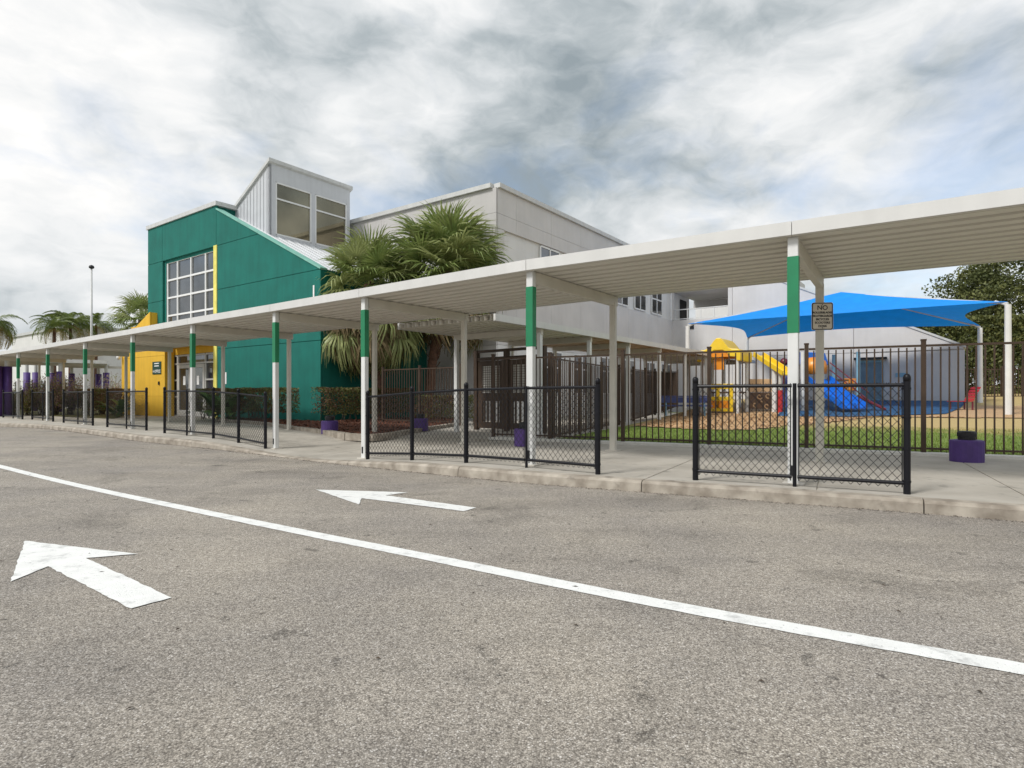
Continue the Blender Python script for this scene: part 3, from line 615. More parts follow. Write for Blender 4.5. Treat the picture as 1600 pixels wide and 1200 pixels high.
MB().prism([gw(8.6, s_, z) for s_, z in ((1, 9.8), (5.5, 9.8), (5.5, 10.0), (1, 10.0))], U*-.05).build('tower_wall', M_METALW, gb)
MB().prism([gw(8.6, 5.4, 9.8), gw(5.2, 5.4, 8.3), gw(5.2, 5.4, TT), gw(8.6, 5.4, 10.0)], V*.1).build('tower_wall', M_METALW, gb)
MB().prism([gw(4.98, .8, TT+.02), gw(8.7, .8, 9.98), gw(8.7, .8, 10.14), gw(4.98, .8, TT+.18)], V*4.8).build('tower_roof', M_COPE, gb)

# ================================================================== WHITE BUILDING
C0 = Vector((-.71, 26.2, 0)); WH = 10.45
wb = thing('school_building', C0+Z*.1, 'large grey and white concrete school block behind the palms', 'building')
def cr_(s_, z, o): return C0+V*s_-U*o+Z*z                            # right face
def cl_(r_, z, o): return C0+U*r_-V*o+Z*z                            # left face
def ww(a, b_, z): return C0+U*a+V*b_+Z*z
cols = [0.0, 1.4, 4.4, 7.4, 10.4, 13.4, 16.4, 20.9]
for z0, z1, mm in ((.05, 3.45, M_GREYW), (3.45, 6.6, M_GREYM), (8.58, 9.24, M_GREYM), (9.24, WH-.1, M_GREYM)):
    panels(cr_, [[(a, z0), (b_, z0), (b_, z1), (a, z1)] for a, b_ in zip(cols, cols[1:])], .10, mm, wb, gap=.006)
panels(cr_, [[(0, 6.6), (.5, 6.6), (.5, 8.58), (0, 8.58)]], .10, M_GREYM, wb)
colsl = [-.098, 2.1, 4.3, 7.3, 10.3, 13.3, 16.3]
for z0, z1, mm in ((.05, 2.0, M_GREYM), (2.0, 3.42, M_GREYM), (3.42, 6.3, M_GREY), (6.3, 9.24, M_GREY), (9.24, WH-.1, M_GREY)):  # shade on the left face's upper panels is put into their darker grey
    panels(cl_, [[(a, z0), (b_, z0), (b_, z1), (a, z1)] for a, b_ in zip(colsl, colsl[1:])], .10, mm, wb, gap=.006)
m_ = MB(); m_.prism([ww(.02, .02, 0), ww(16.2, .02, 0), ww(16.2, 20.8, 0), ww(.02, 20.8, 0)], Z*(WH-.12)); m_.build('wall_core', M_GREYW, wb)
for a, b_ in zip(cols[::2], cols[2::2]+[20.9]):
    if b_ > a: MB().beam(ww(-.05, a+.003, WH), ww(-.05, b_-.003, WH), .36, .2).build('coping', M_COPE, wb)
for a, b_ in ((0.14, 5.3), (5.31, 10.6), (10.61, 16.3)): MB().beam(ww(a, -.05, WH), ww(b_, -.05, WH), .36, .2).build('coping', M_COPE, wb)
for k in range(6):
    s0 = 3.5+2.73*k; glazing(wb, lambda a, z, o: cr_(a, z, .03+o), (s0, s0+.87, s0+1.75), (6.75, 7.75, 8.5), .09, .06, M_FRAME, M_GLASS)
for k in range(6):
    s0 = 3.6+3.0*k+(.0 if k < 4 else .1); glazing(wb, lambda a, z, o: cr_(a, z, .10+o), (s0, s0+.9, s0+1.8), (1.3, 2.6, 3.4), .09, .05, M_FRAME, M_GLASS)
wl = thing('wall_light_box', cr_(1.0, 3.3, .2), 'beige electrical box with conduit on the white wall beyond the gate', 'electrical box')
MB().box(cr_(1.0, 3.42, .2), .5, .22, .36, V, U).build('box', M_CREAM, wl, bevel=.02); MB().path([cr_(.8, 3.6, .2), cr_(.85, 3.8, .2), cr_(1.1, 3.82, .2), cr_(1.2, 3.6, .2)], .02, 6).build('conduit', M_ALU, wl)
# wing running to the right, with breezeway
W0 = C0+V*20.9
wg = thing('school_wing', W0+Z*.5, 'pale grey wing with open second-floor breezeway and sloping roofline behind the shade canopy', 'building')
def wf(r_, z, o): return W0-U*r_-V*o+Z*z
def wtop(r_): return 9.15 if r_ < 6.4 else 9.15-(9.15-3.95)/(16.9-6.4)*(r_-6.4)
pl = [[(0, 0), (4.3, 0), (4.3, 3.8), (0, 3.8)], [(0, 3.8), (4.3, 3.8), (4.3, 6.6), (0, 6.6)], [(0, 8.6), (4.3, 8.6), (4.3, 9.15), (0, 9.15)], [(4.0, 6.6), (4.3, 6.6), (4.3, 8.6), (4.0, 8.6)], [(0, 6.6), (.2, 6.6), (.2, 8.6), (0, 8.6)],
      [(4.3, 0), (11.5, 0), (11.5, 3.8), (4.3, 3.8)], [(4.3, 3.8), (11.5, 3.8), (11.5, wtop(11.5)), (6.4, 9.15), (4.3, 9.15)], [(11.5, 0), (16.9, 0), (16.9, 3.75), (11.5, 3.75)], [(11.5, 3.8), (16.85, 3.8), (16.85, 3.97), (11.5, wtop(11.5))]]
panels(wf, pl, .12, M_GREYM, wg)
m_ = MB(); m_.prism([wf(r_, z, -.01) for r_, z in ((4.2, 0), (16.85, 0), (16.85, 3.9), (6.4, 9.1), (4.2, 9.1))], V*8); m_.prism([wf(r_, z, -.01) for r_, z in ((0, 0), (4.2, 0), (4.2, 6.55), (0, 6.55))], V*8)
m_.prism([wf(r_, z, -.01) for r_, z in ((0, 8.65), (4.2, 8.65), (4.2, 9.1), (0, 9.1))], V*6); m_.build('wall_core', M_GREYM, wg)
MB().prism([wf(r_, z, .18) for r_, z in ((6.3, 9.12), (16.95, 3.86), (16.95, 3.99), (6.3, 9.25))], V*8.2).build('roof', M_COPE, wg)
MB().prism([wf(.02, 6.6, -.02), wf(.02, 6.6, -3.2), wf(.02, 8.6, -3.2), wf(.02, 8.6, -.02)], U*-.12).build('breezeway_wall', M_GREYW, wg)
MB().prism([wf(.15, 6.62, -1.2), wf(.15, 6.62, -2.5), wf(.15, 8.3, -2.5), wf(.15, 8.3, -1.2)], U*-.04).build('breezeway_door', M_DARK, wg)
MB().prism([wf(0, 8.0, -4.6), wf(4.2, 8.0, -4.6), wf(4.2, 8.6, -4.6), wf(0, 8.6, -4.6)], V*.2).build('lintel', M_GREY, wg)
MB().prism([wf(-1, 6.0, -9), wf(6, 6.0, -9), wf(6, 8.3, -9), wf(-1, 8.3, -9)], V*.2).build('rear_wall', M_GREYW, wg)
for r0 in (1.6, 2.9): glazing(wg, lambda a, z, o: wf(a, z, -8.98+o), (r0, r0+.5, r0+1.0), (6.7, 7.9), .08, .06, M_FRAME, M_GLASS)
rl = MB()
for z_ in (6.68, 7.35): rl.beam(wf(.2, z_, .02), wf(4.0, z_, .02), .05, .06)
for k in range(5): rl.beam(wf(.25+k*.93, 6.6, .02), wf(.25+k*.93, 7.35, .02), .05, .05, up=U)
rl.build('railing', M_WHITE, wg)
vt = MB().box(wf(1.5, 6.05, .14), .32, .05, .3, U, V).build('vent', M_INK, wg)
dw = glazing(wg, lambda a, z, o: wf(a, z, .13+o), (11.75, 13.0), (.9, 3.25), .12, .06, M_LBLU, mat('door_blue', (.16, .25, .31), .4), 'door')
MB().box(wf(12.38, 3.42, .3), 1.7, .35, .12, U, V).build('door_hood', M_INK, wg)
MB().box(wf(13.9, 2.4, .14), .5, .03, .25, U, V).build('door_sign', M_LBLU, wg)
bb = thing('school_building', W0+V*8+Z*.1, 'taller white block with small windows just visible above the sloping roofline', 'building')
MB().prism([W0+V*8-U*-1, W0+V*8-U*6.36, W0+V*14-U*6.36, W0+V*14-U*-1], Z*10.6).build('wall', M_GREYW, bb)
for r0 in (4.3, 5.2): glazing(bb, lambda a, z, o: W0+V*(8-.02-o)-U*a+Z*z, (r0, r0+.28, r0+.56), (8.2, 10.1), .07, .05, M_FRAME, M_GLASS)

# ================================================================== TALL BRONZE FENCES
PICK = MB().box((0, 0, .5), .024, .024, 1.0).mesh('picket', M_BROWN)
def picket_fence(label, P, zf, h, step, parent=None, root=None, zoff=.06):
    t_ = root or thing('picket_fence', Vector((P[0].x, P[0].y, zf(P[0].x, P[0].y))), label, 'fence')
    ang = lambda d: math.atan2(d.y, d.x)
    for i, p in enumerate(P):
        z = zf(p.x, p.y); d = (P[min(i+1, len(P)-1)]-P[max(i-1, 0)]).normalized()
        po = MB().box((p.x, p.y, z+(h+.07)/2), .075, .075, h+.07, d, Vector((-d.y, d.x, 0))).build('post', M_BROWN, t_)
        MB().box((p.x, p.y, z+h+.085), .09, .09, .03, d, Vector((-d.y, d.x, 0))).build('post_cap', M_BROWN, po)
    for a, b_ in zip(P, P[1:]):
        d = (b_-a); ln = d.length; d.normalize(); za = zf(a.x, a.y); zb = zf(b_.x, b_.y)
        for hh, ht in ((h-.02, .04), (.11, .035)):
            MB().beam(a+d*.04+Z*(za+hh), b_-d*.04+Z*(zb+hh), .035, ht).build('rail', M_BROWN, t_)
        n = max(2, int(round((ln-.075)/step)))
        for k in range(1, n):
            f = k/n; p = a.lerp(b_, f); z = za+(zb-za)*f
            link('picket', PICK, t_, mw=Matrix.Translation((p.x, p.y, z+zoff)) @ Matrix.Rotation(ang(d), 4, 'Z') @ Matrix.Diagonal((1, 1, h-.05-zoff, 1)))
    return t_
pf = [gp(x, y, lambda a, b: .14) for x, y in ((777, 684), (857, 688.5), (971, 693), (1105, 699), (1260, 705.5), (1445, 711))]
pf = [FE0+FE*((p-FE0).dot(FE)) for p in pf]
pf += [pf[-1]+FE*2.35, pf[-1]+FE*4.7]
picket_fence('tall bronze picket fence running along the front of the playground lawn', [p.xy.to_3d() for p in pf], lambda x, y: .14, 2.03, .125)
vd = Vector((.4036, .915, 0)); vp = [FE0+vd*(.25+2.3*k) for k in range(0, 10)]
picket_fence('bronze picket fence receding along the left side of the playground', vp, lambda x, y: zplay(x, y)-.02, 2.03, .16)
a = Vector((-4.9, 22.6, 0)); b_ = Vector((-1.75, 20.25, 0))
picket_fence('dark picket fence between green building and gateway, behind the palm trunk', [a.lerp(b_, k/2) for k in range(3)], lambda x, y: .2, 2.0, .13)
m_ = MB()
for a, b_ in zip(pf, pf[1:]): m_.beam(a-FN*.08+Z*.15, b_-FN*.08+Z*.15, .34, .06)
tag(m_.build('mow_strip', mat('pale_concrete', (.72, .70, .65), .85, var=.1, scale=4)), 'pale concrete strip under the front picket fence', 'strip')
# gateway under the second walkway
ga = Vector((-1.12, 18.9, 0)); gd_ = (Vector((.95, 17.0, 0))-ga).normalized(); gn = Vector((-gd_.y, gd_.x, 0))
gt = thing('gateway', ga+Z*.14, 'dark bronze gateway with perforated panels under the second walkway roof', 'gate')
for k in (0, 1.3, 2.75): MB().box(ga+gd_*k+Z*1.39, .14, .14, 2.5, gd_, gn).build('gate_post', M_BROWN, gt)
for z_ in (2.6, 2.36): MB().beam(ga+gd_*.07+Z*z_, ga+gd_*2.68+Z*z_, .09, .08 if z_ > 2.5 else .10).build('head_rail', M_BROWN, gt)
M_PERF = mat('perforated_panel', (.62, .60, .56), .5, var=.08)
for k0, k1 in ((.08, 1.22), (1.38, 2.67)):
    lf = MB()
    for a_, b2, z0, z1 in ((k0, k0+.2, .2, 2.3), (k1-.2, k1, .2, 2.3), (k0+.201, k1-.201, 2.14, 2.3), (k0+.201, k1-.201, 1.05, 1.3), (k0+.201, k1-.201, .2, .4)):
        lf.box(ga+gd_*((a_+b2)/2)+Z*((z0+z1)/2), b2-a_, .05, z1-z0, gd_, gn)
    l_ = lf.build('gate_leaf', M_BROWN, gt)
    for q in range(5): MB().box(ga+gd_*(k0+.2+(k1-k0-.4)*(q+.5)/5)+Z*.725, .055, .03, .648, gd_, gn).build('slat', M_BROWN, l_)
    MB().box(ga+gd_*((k0+k1)/2)+Z*1.72, k1-k0-.402, .012, .84, gd_, gn).build('perforated_panel', M_PERF, l_)
    gm = MB()
    for q in range(9): gm.box(ga+gd_*(k0+.2+(k1-k0-.4)*(q+.5)/9)-gn*.012+Z*1.72, .012, .006, .84, gd_, gn)
    for q in range(11): gm.box(ga+gd_*((k0+k1)/2)-gn*.019+Z*(1.32+.8*(q+.5)/11), k1-k0-.41, .006, .012, gd_, gn)
    tag(gm.build('panel_mesh', M_BROWN, l_), kind='stuff')
# far right fence
a = Vector((27.5, 37, 0)); b_ = Vector((42, 33, 0)); ff = thing('picket_fence', a+Z*.9, 'distant dark picket fence under the oak at far right', 'fence')
zfar = 1.0; q = MB()
for k in range(100): p = a.lerp(b_, k/99); q.box(p+Z*(zfar+.95), .03, .03, 1.9)
tag(q.build('pickets', M_BROWN, ff), kind='stuff')
for z_ in (.15, 1.8): MB().beam(a+Z*(zfar+z_), b_+Z*(zfar+z_), .04, .05).build('rail', M_BROWN, ff)
for k in range(7): MB().box(a.lerp(b_, k/6)+Z*(zfar+1.0), .08, .08, 2.0).build('post', M_BROWN, ff)

# ================================================================== CHAIN-LINK BARRIERS
def chain(label, posts, hs=1.24):
    # posts: (x, y, big)
    P = [Vector((x, y, zwalk(x, y))) for x, y, _ in posts]
    t_ = thing('chain_link_barrier', P[0], label, 'barrier', 'black chain-link barriers along the kerb')
    for p, (_, _, big) in zip(P, posts):
        r_ = .036 if big else .022; hh = hs+(.06 if big else -.0)
        MB().tube(p-Z*.02, p+Z*hh, r_, n=12).build('post', M_BLACK, t_, smooth=False)
        if big:
            c = [q for q in t_.children][-1]
            MB().lathe(p+Z*hh, [(r_*1.04, -.05), (r_*1.06, .0), (r_*.8, .022), (r_*.3, .035)], 12).build('post_cap', M_BLACK, c, smooth=True)
            b2 = MB()
            for z_ in (.14, .5, .85, hs-.07): b2.tube(p+Z*(z_-.012), p+Z*(z_+.012), r_*1.14, n=12)
            b2.build('tension_band', M_BLACK, c)
    for i, (p, q) in enumerate(zip(P, P[1:])):
        d = q-p; d2 = Vector((d.x, d.y, 0)); ln = d2.length; dn = d2.normalized(); sl = d.z/ln
        MB().tube(p+dn*.03+Z*(hs-.03+.03*sl), q-dn*.03+Z*(hs-.03-.03*sl), .021, n=8).build('top_rail', M_BLACK, t_)
        MB().tube(p+dn*.03+Z*(.12+.03*sl), q-dn*.03+Z*(.12-.03*sl), .021, n=8).build('bottom_rail', M_BLACK, t_)
        cell = .09; z0 = .07; z1 = hs-.0; H = z1-z0; m_ = MB(); rr = .0036; fn_ = Vector((-dn.y, dn.x, 0)); x0 = .045; x1 = ln-.045
        kk = int((ln+H)/ (cell))+2
        for s_ in (1, -1):
            for k in range(-kk, kk*2):
                xs_ = x0+k*cell                                    # at z0, slope: dx/dz = s*.75
                a0, b0 = 0., H; g_ = .86*s_
                xa = xs_; xb = xs_+g_*H
                lo, hi = 0., 1.
                dx = xb-xa
                if dx > 0: lo = max(lo, (x0-xa)/dx); hi = min(hi, (x1-xa)/dx)
                else: lo = max(lo, (x1-xa)/dx); hi = min(hi, (x0-xa)/dx)
                if hi-lo < .02: continue
                A = p+dn*(xa+dx*lo)+Z*(z0+H*lo+sl*(xa+dx*lo))+fn_*(.004*s_); B = p+dn*(xa+dx*hi)+Z*(z0+H*hi+sl*(xa+dx*hi))+fn_*(.004*s_)
                m_.tube(A, B, rr, n=3, cap=False)
        tag(m_.build('chain_link_mesh', M_BLACK, t_), kind='stuff')
        for e in (x0, x1): MB().box(p+dn*e+Z*(sl*e+(z0+z1)/2), .012, .005, H, dn, fn_).build('tension_bar', M_BLACK, t_)
    return t_
chain('nearest chain-link barrier, at right in front of the sign post', [(2.37, 7.69, 1), (3.39, 7.14, 0), (4.38, 6.6, 1)])
chain('four-bay chain-link barrier in the middle, starting at the fifth green-banded post', [(-2.80, 11.55, 1), (-1.80, 10.72, 1), (-.76, 9.87, 1), (.22, 9.05, 0), (1.19, 8.25, 1)])
chain('four-bay chain-link barrier in front of the entrance doors', [(-9.98, 17.1, 1), (-8.85, 16.2, 0), (-7.75, 15.45, 1), (-6.73, 14.65, 1), (-5.75, 13.88, 1)])
chain('two-bay chain-link barrier left of the entrance, in front of yellow wall', [(-13.8, 20.3, 1), (-12.5, 19.3, 0), (-11.3, 18.4, 1)])
chain('chain-link barrier third from the left end', [(-17.7, 23.5, 1), (-16.3, 22.35, 0), (-15.0, 21.3, 1)])
chain('chain-link barrier second from the left end', [(-21.4, 26.55, 1), (-20.1, 25.5, 0), (-18.85, 24.45, 1)])
chain('chain-link barrier at the far left end of the row', [(-24.7, 28.9, 1), (-23.3, 27.8, 0), (-22.0, 26.75, 1)])

# ================================================================== BOLLARDS, SIGN
def bollard(p, label, cap=True):
    t_ = thing('bollard_light', p, label, 'bollard light', 'purple bollard lights')
    MB().lathe(p, [(.235, -.02), (.238, .33), (.23, .352), (.19, .36)], 20).build('base', M_PURP, t_, smooth=False)
    k = MB().lathe(p, [(.12, .36), (.12, .41), (.135, .415), (.135, .47), (.12, .50), (.04, .505)], 18).build('lamp_cap', M_INK, t_)
    MB().lathe(p, [(.10, .366), (.10, .41)], 12).build('lens', M_GLASS, k)
bollard(gp(1510.5, 721, lambda a, b: .14), 'purple bollard light in front of the picket fence at right')
bollard(gp(820, 695, lambda a, b: .14), 'purple bollard light half hidden behind the fourth green-banded post')
bollard(gp(657, 672, lambda a, b: .16), 'purple bollard light at the right edge of the mulch bed')
bollard(gp(515, 676.5, lambda a, b: .14), 'purple bollard light at the left front of the mulch bed, below the hedge')
q = RP[2]; n_ = NP[2]; ax = Vector((-n_.y, n_.x, 0)); sc_ = q-n_*.085
st_ = thing('rules_sign', sc_+Z*2.32, 'beige NO ROLLERBLADES sign with black border on a rear walkway post', 'sign')
sx_ = Vector((1, -.1, 0)).normalized(); sy_ = Vector((.1, 1, 0)).normalized(); sc = q-sy_*.10+Z*2.52-sx_*.0
def rrect(w_, h_, r_, c, ext):
    P = []
    for (cx, cz, a0) in ((w_/2-r_, h_/2-r_, 0), (-w_/2+r_, h_/2-r_, 90), (-w_/2+r_, -h_/2+r_, 180), (w_/2-r_, -h_/2+r_, 270)):
        for k in range(5): a = R(a0+k*22.5); P.append(c+sx_*(cx+math.cos(a)*r_)+Z*(cz+math.sin(a)*r_))
    return MB().prism(P, ext)
rrect(.335, .45, .03, sc, -sy_*.004).build('sign_plate', M_SWHT, st_)
rrect(.325, .44, .028, sc-sy_*.0042, -sy_*.001).build('border', M_INK, st_)
rrect(.295, .41, .02, sc-sy_*.0054, -sy_*.001).build('sign_face', M_SIGN, st_)
for body, sz, dz in (('NO', .105, .135), ('ROLLERBLADES', .044, .058), ('SKATEBOARDS', .044, .003), ('BICYCLES', .047, -.052), ('SCOOTERS', .047, -.107), ('DOGS', .047, -.162)):
    text_mesh('lettering', body, sz, sc-sy_*.0085+Z*dz, sx_, Z, M_INK, st_, .0012)
for dz in (.205, -.205): MB().tube(sc-sy_*.006+Z*dz*.93, sc-sy_*.012+Z*dz*.93, .007, n=8).build('bolt', M_INK, st_)

# ================================================================== SHADE CANOPY AND PLAYGROUND
def gz(p): return zplay(p.x, p.y)
SFR = Vector((20.0, 24.0, 0)); SFL = Vector((9.3, 31.5, 0)); SBL = Vector((15.4, 39.0, 0)); SBR = Vector((25.4, 32.3, 0)); EZ = 5.0
cs = [SFL, SFR, SBR, SBL]; ap = sum(cs, Vector())/4; ap.z = 6.72
sh = thing('shade_canopy', ap.xy.to_3d()+Z*.4, 'large blue fabric shade canopy on white posts over the playground', 'shade canopy')
for p in cs:
    g_ = gz(p); po = MB().tube(p+Z*(g_-.1), p+Z*(EZ-.12), .13, .11, 12).build('post', M_WHITE, sh, smooth=False)
    MB().tube(p+Z*(EZ-.14), p.lerp(ap, .06)+Z*(EZ+.08)-Z*p.lerp(ap, .06).z, .05, n=8).build('bracket', M_COPE, po)
for i in range(4):
    a = cs[i]; b_ = cs[(i+1) % 4]; n = 14; m_ = MB(); K = 8
    for k in range(K+1):
        f = k/K
        for j in range(n+1):
            u_ = j/n; e = a.lerp(b_, u_); mid = (cs[0]+cs[1]+cs[2]+cs[3])/4
            dirn = (mid-e); sag = 4*u_*(1-u_); e = e+dirn.normalized()*(sag*1.0); e.z = EZ+sag*.12
            apx = ap.copy(); p = e.lerp(apx, f); p.z -= .18*math.sin(math.pi*f)*(.4+.6*sag)
            m_.v.append(tuple(p))
    m_.f = [(k*(n+1)+j, k*(n+1)+j+1, (k+1)*(n+1)+j+1, (k+1)*(n+1)+j) for k in range(K) for j in range(n)]
    m_.build('fabric_panel', M_SAIL, sh, smooth=True)
for p in cs:
    e = p+Z*EZ; m_ = MB().tube(e-Z*.07, ap-Z*.09, .045, n=8); m_.build('hip_rafter', M_COPE, sh)
# play tower with yellow roof
T0 = px(1097, 0, 27.9); T0.z = gz(T0); A1 = -U; A2 = V
pt = thing('play_tower', T0, 'play tower with peaked yellow roof and yellow climbing panel', 'play tower')
def tp(a, b_, z): return Vector((T0.x, T0.y, 0))+A1*a+A2*b_+Z*z
g0 = T0.z; SD = 1.6
for a in (0, SD):
    for b_ in (0, SD): MB().tube(tp(a, b_, g0-.1), tp(a, b_, 2.95), .075, n=10).build('post', M_WHITE, pt)
prof = [(-.98, 0), (-1.0, .44), (-.9, .53), (-.6, .55), (-.45, .62), (-.2, .95), (-.08, 1.07), (.08, 1.07), (.2, .95), (.45, .62), (.6, .55), (.9, .53), (1.0, .44), (.98, 0), (.82, 0), (.8, .18), (.55, .2), (.5, .2), (.4, .38), (.2, .5), (0, .54), (-.2, .5), (-.4, .38), (-.5, .2), (-.55, .2), (-.8, .18), (-.82, 0)]
RZ = 2.78
o = MB()
half = lambda w_: w_
# outer and inner profile lofted with crowned middle
no = 14
outer = prof[:14]; inner = prof[14:][::-1]
import itertools
inn = [(-.82, 0), (-.8, .18), (-.66, .2), (-.55, .2), (-.48, .24), (-.38, .4), (-.2, .5), (.2, .5), (.38, .4), (.48, .24), (.55, .2), (.66, .2), (.8, .18), (.82, 0)]
for b_ in (-.2, 1.8):
    for (x, z) in outer: p = tp(SD/2+x, b_, RZ+z); o.v.append(tuple(p))
    for (x, z) in inn: p = tp(SD/2+x, b_, RZ+z); o.v.append(tuple(p))
for i in range(13):
    o.f += [(i, i+1, 28+i+1, 28+i), (14+i+1, 14+i, 42+i, 42+i+1), (i+1, i, 14+i, 14+i+1), (28+i, 28+i+1, 42+i+1, 42+i)]
o.f += [(0, 28, 42, 14), (13, 27, 55, 41)]
o.build('roof', M_PLY, pt, bevel=.03)
for b_ in (-.12, 1.72): MB().prism([tp(SD/2+x, b_, RZ+z) for x, z in ((-.45, .2), (.45, .2), (.38, .38), (.2, .48), (-.2, .48), (-.38, .38))], A2*.04).build('gable_panel', M_PLO, pt)
MB().prism([tp(.55, .06, 2.4), tp(.98, .06, 2.4), tp(.98, .06, 2.95), tp(.55, .06, 2.95)], A2*.04).build('orange_window', M_PLO, pt)
pn = MB()
for (a0, a1, z0, z1) in ((.12, .3, g0+.1, 1.75), (1.22, 1.42, g0+.1, 1.75), (.3, 1.22, 1.5, 1.75), (.3, 1.22, .98, 1.16), (.3, 1.22, g0+.1, .62), (.62, .82, .62, 1.5)): pn.box(tp((a0+a1)/2, -.02, (z0+z1)/2), a1-a0-.002, .09, z1-z0-.002, A1, A2)
pn.build('climbing_panel', M_PLY, pt, bevel=.015)
MB().box(tp(.76, -.04, .80), .9, .05, .34, A1, A2).build('orange_panel', M_PLO, pt)
MB().box(tp(.8, .8, 1.35), 1.6, 1.6, .07, A1, A2).build('platform', M_BRP, pt)
# navy picnic bench
b0 = px(1070, 0, 26.2); b0.z = gz(b0); tb = thing('picnic_table', b0, 'blue picnic table with attached benches left of the play tower', 'table')
xa = Vector((.97, -.24, 0)); ya = Vector((.24, .97, 0))
MB().box(b0+Z*.86, 2.2, .75, .05, xa, ya).build('tabletop', M_PLN, tb, bevel=.01); MB().box(b0+Z*.70-ya*.36, 2.1, .03, .24, xa, ya).build('apron', M_PLN, tb)
for s_ in (-1, 1): MB().box(b0+Z*.45+ya*.72*s_, 2.2, .28, .045, xa, ya).build('bench', M_PLN, tb, bevel=.01)
for s_ in (-1, 1):
    for q_ in (-1, 1): MB().tube(b0+xa*.8*s_+ya*.6*q_, b0+xa*.8*s_+ya*.2*q_+Z*.84, .03, n=8).build('leg', M_LBLU, tb)
# brown relief climbing board
c0 = px(1188, 0, 28.2); c0.z = gz(c0); cbx = thing('climbing_board', c0, 'brown climbing board with pale swirling relief, tan panel above', 'play panel')
MB().box(c0+Z*.55, 1.02, .12, .78, xa, ya).build('board', M_BRP, cbx, bevel=.02); MB().box(c0+Z*1.26+ya*.04, 1.06, .10, .62, xa, ya).build('upper_panel', M_TAN, cbx, bevel=.02)
for k, (cx, cz) in enumerate(((-.22, .35), (.1, .6), (.28, .3), (-.05, .75), (.33, .78))):
    pp = [c0+xa*(cx+math.cos(a)*(.04+.018*a))-ya*.065+Z*(cz+math.sin(a)*(.04+.018*a)) for a in [i*.5 for i in range(11)]]
    MB().path(pp, .022, 6).build('swirl', M_TAN, cbx)
# yellow trough
y0 = px(1184, 556, 29.0); y1 = px(1230, 586, 26.8); gr0 = px(1210, 0, 27.5); gr0.z = gz(gr0)
yt = thing('trough_slide', gr0, 'yellow sloping trough on a white post and a red post', 'play equipment')
dd = (y1-y0).normalized(); sd = dd.cross(Z).normalized(); up_ = sd.cross(dd)
MB().box((y0+y1)/2, (y1-y0).length, .5, .05, dd, sd, up_).build('trough', M_PLY, yt, bevel=.01)
for s_ in (-1, 1): MB().box((y0+y1)/2+sd*.25*s_+up_*.09, (y1-y0).length, .05, .22, dd, sd, up_).build('trough_side', M_PLY, yt, bevel=.01)
MB().path([y0-up_*.12, (y0+y1)/2-up_*.14], .03, 8).build('brace', M_WHITE, yt)
p_ = px(1210, 0, 27.6); tz = CZ+(617-578)*27.6/F; MB().tube(p_*1+Z*(gr0.z-p_.z-.05), p_+Z*(tz-p_.z), .11, n=10).build('white_post', M_WHITE, yt)
p_ = px(1219, 0, 27.2); MB().tube(p_+Z*(gr0.z-p_.z-.05), p_+Z*(1.45-p_.z), .11, n=10).build('red_post', M_PLR, yt); MB().tube(p_+Z*(1.455-p_.z), p_+Z*(2.2-p_.z), .07, n=10).build('upper_post', M_CREAM, yt)
# blue slide structure
B0_ = px(1262, 0, 28.0); B0_.z = gz(B0_); bs = thing('slide_structure', B0_, 'blue wavy slide with red rails on a white-posted play structure', 'play structure')
gzb = B0_.z
for x_, Y_, zt, mm in ((1254, 28.0, 3.25, M_WHITE), (1303, 30.5, 3.3, M_LBLU), (1341, 29.2, 3.35, M_LBLU), (1286, 30.8, 3.1, M_WHITE)):
    p = px(x_, 0, Y_); MB().tube(Vector((p.x, p.y, gz(p)-.05)), Vector((p.x, p.y, zt)), .09, n=10).build('post', mm, bs)
def slide(P, wd, name, m, wav=0.):
    m_ = MB(); n = len(P); k = 5
    for i, (p, s_) in enumerate(P):
        for (x, h) in ((-wd/2-.06, .20), (-wd/2, .20), (-wd/2+.05, 0), (wd/2-.05, 0), (wd/2, .20), (wd/2+.06, .20), (wd/2+.05, -.06), (-wd/2-.05, -.06)): q = p+s_*x+Z*h; m_.v.append(tuple(q))
    for i in range(n-1):
        for j in range(8): m_.f.append((i*8+j, i*8+(j+1) % 8, (i+1)*8+(j+1) % 8, (i+1)*8+j))
    m_.f += [tuple(range(8)), tuple((n-1)*8+j for j in range(7, -1, -1))]
    return m_.build(name, m, bs, smooth=False)
a = px(1277, 0, 28.6); b_ = px(1336, 0, 26.4); sdir = (b_-a); sdir.z = 0; sdir.normalize(); sside = Vector((-sdir.y, sdir.x, 0))
for off, nm in ((-.33, 'slide'), (.33, 'slide')):
    P = []
    for k in range(13):
        f = k/12; p = a.lerp(b_, f)+sside*off; hz = 1.3*(1-f)**1.15+.10*math.sin(f*9.5)*(1-f)+.28; p.z = gzb+hz-.05; P.append((p, sside))
    slide(P, .56, nm, M_PLB)
a2 = px(1240, 0, 28.4); P = []
for k in range(9): f = k/8; p = a2+Vector((-.15-.75*f, -.2-1.0*f, 0)); p.z = gzb+.3+1.25*(1-f)**1.4; P.append((p, Vector((.8, -.6, 0))))
slide(P, .5, 'small_slide', M_PLN)
hd = px(1272, 0, 28.8); MB().lathe(Vector((hd.x, hd.y, 2.25)), [(.55, 0), (.58, .35), (.5, .62), (.28, .78), (.04, .82)], 12).build('tunnel_hood', M_PLO, bs, smooth=True)
rp_ = px(1272, 0, 29.2); MB().prism([Vector((rp_.x-.75, rp_.y, 2.7)), Vector((rp_.x+.75, rp_.y, 2.7)), Vector((rp_.x+.55, rp_.y, 3.3)), Vector((rp_.x-.6, rp_.y, 3.35))], (0, .9, 0)).build('roof', M_PLB, bs, bevel=.04)
MB().box(Vector((rp_.x+.3, rp_.y+.2, 1.95)), 2.3, 1.3, .08).build('platform', M_BRP, bs)
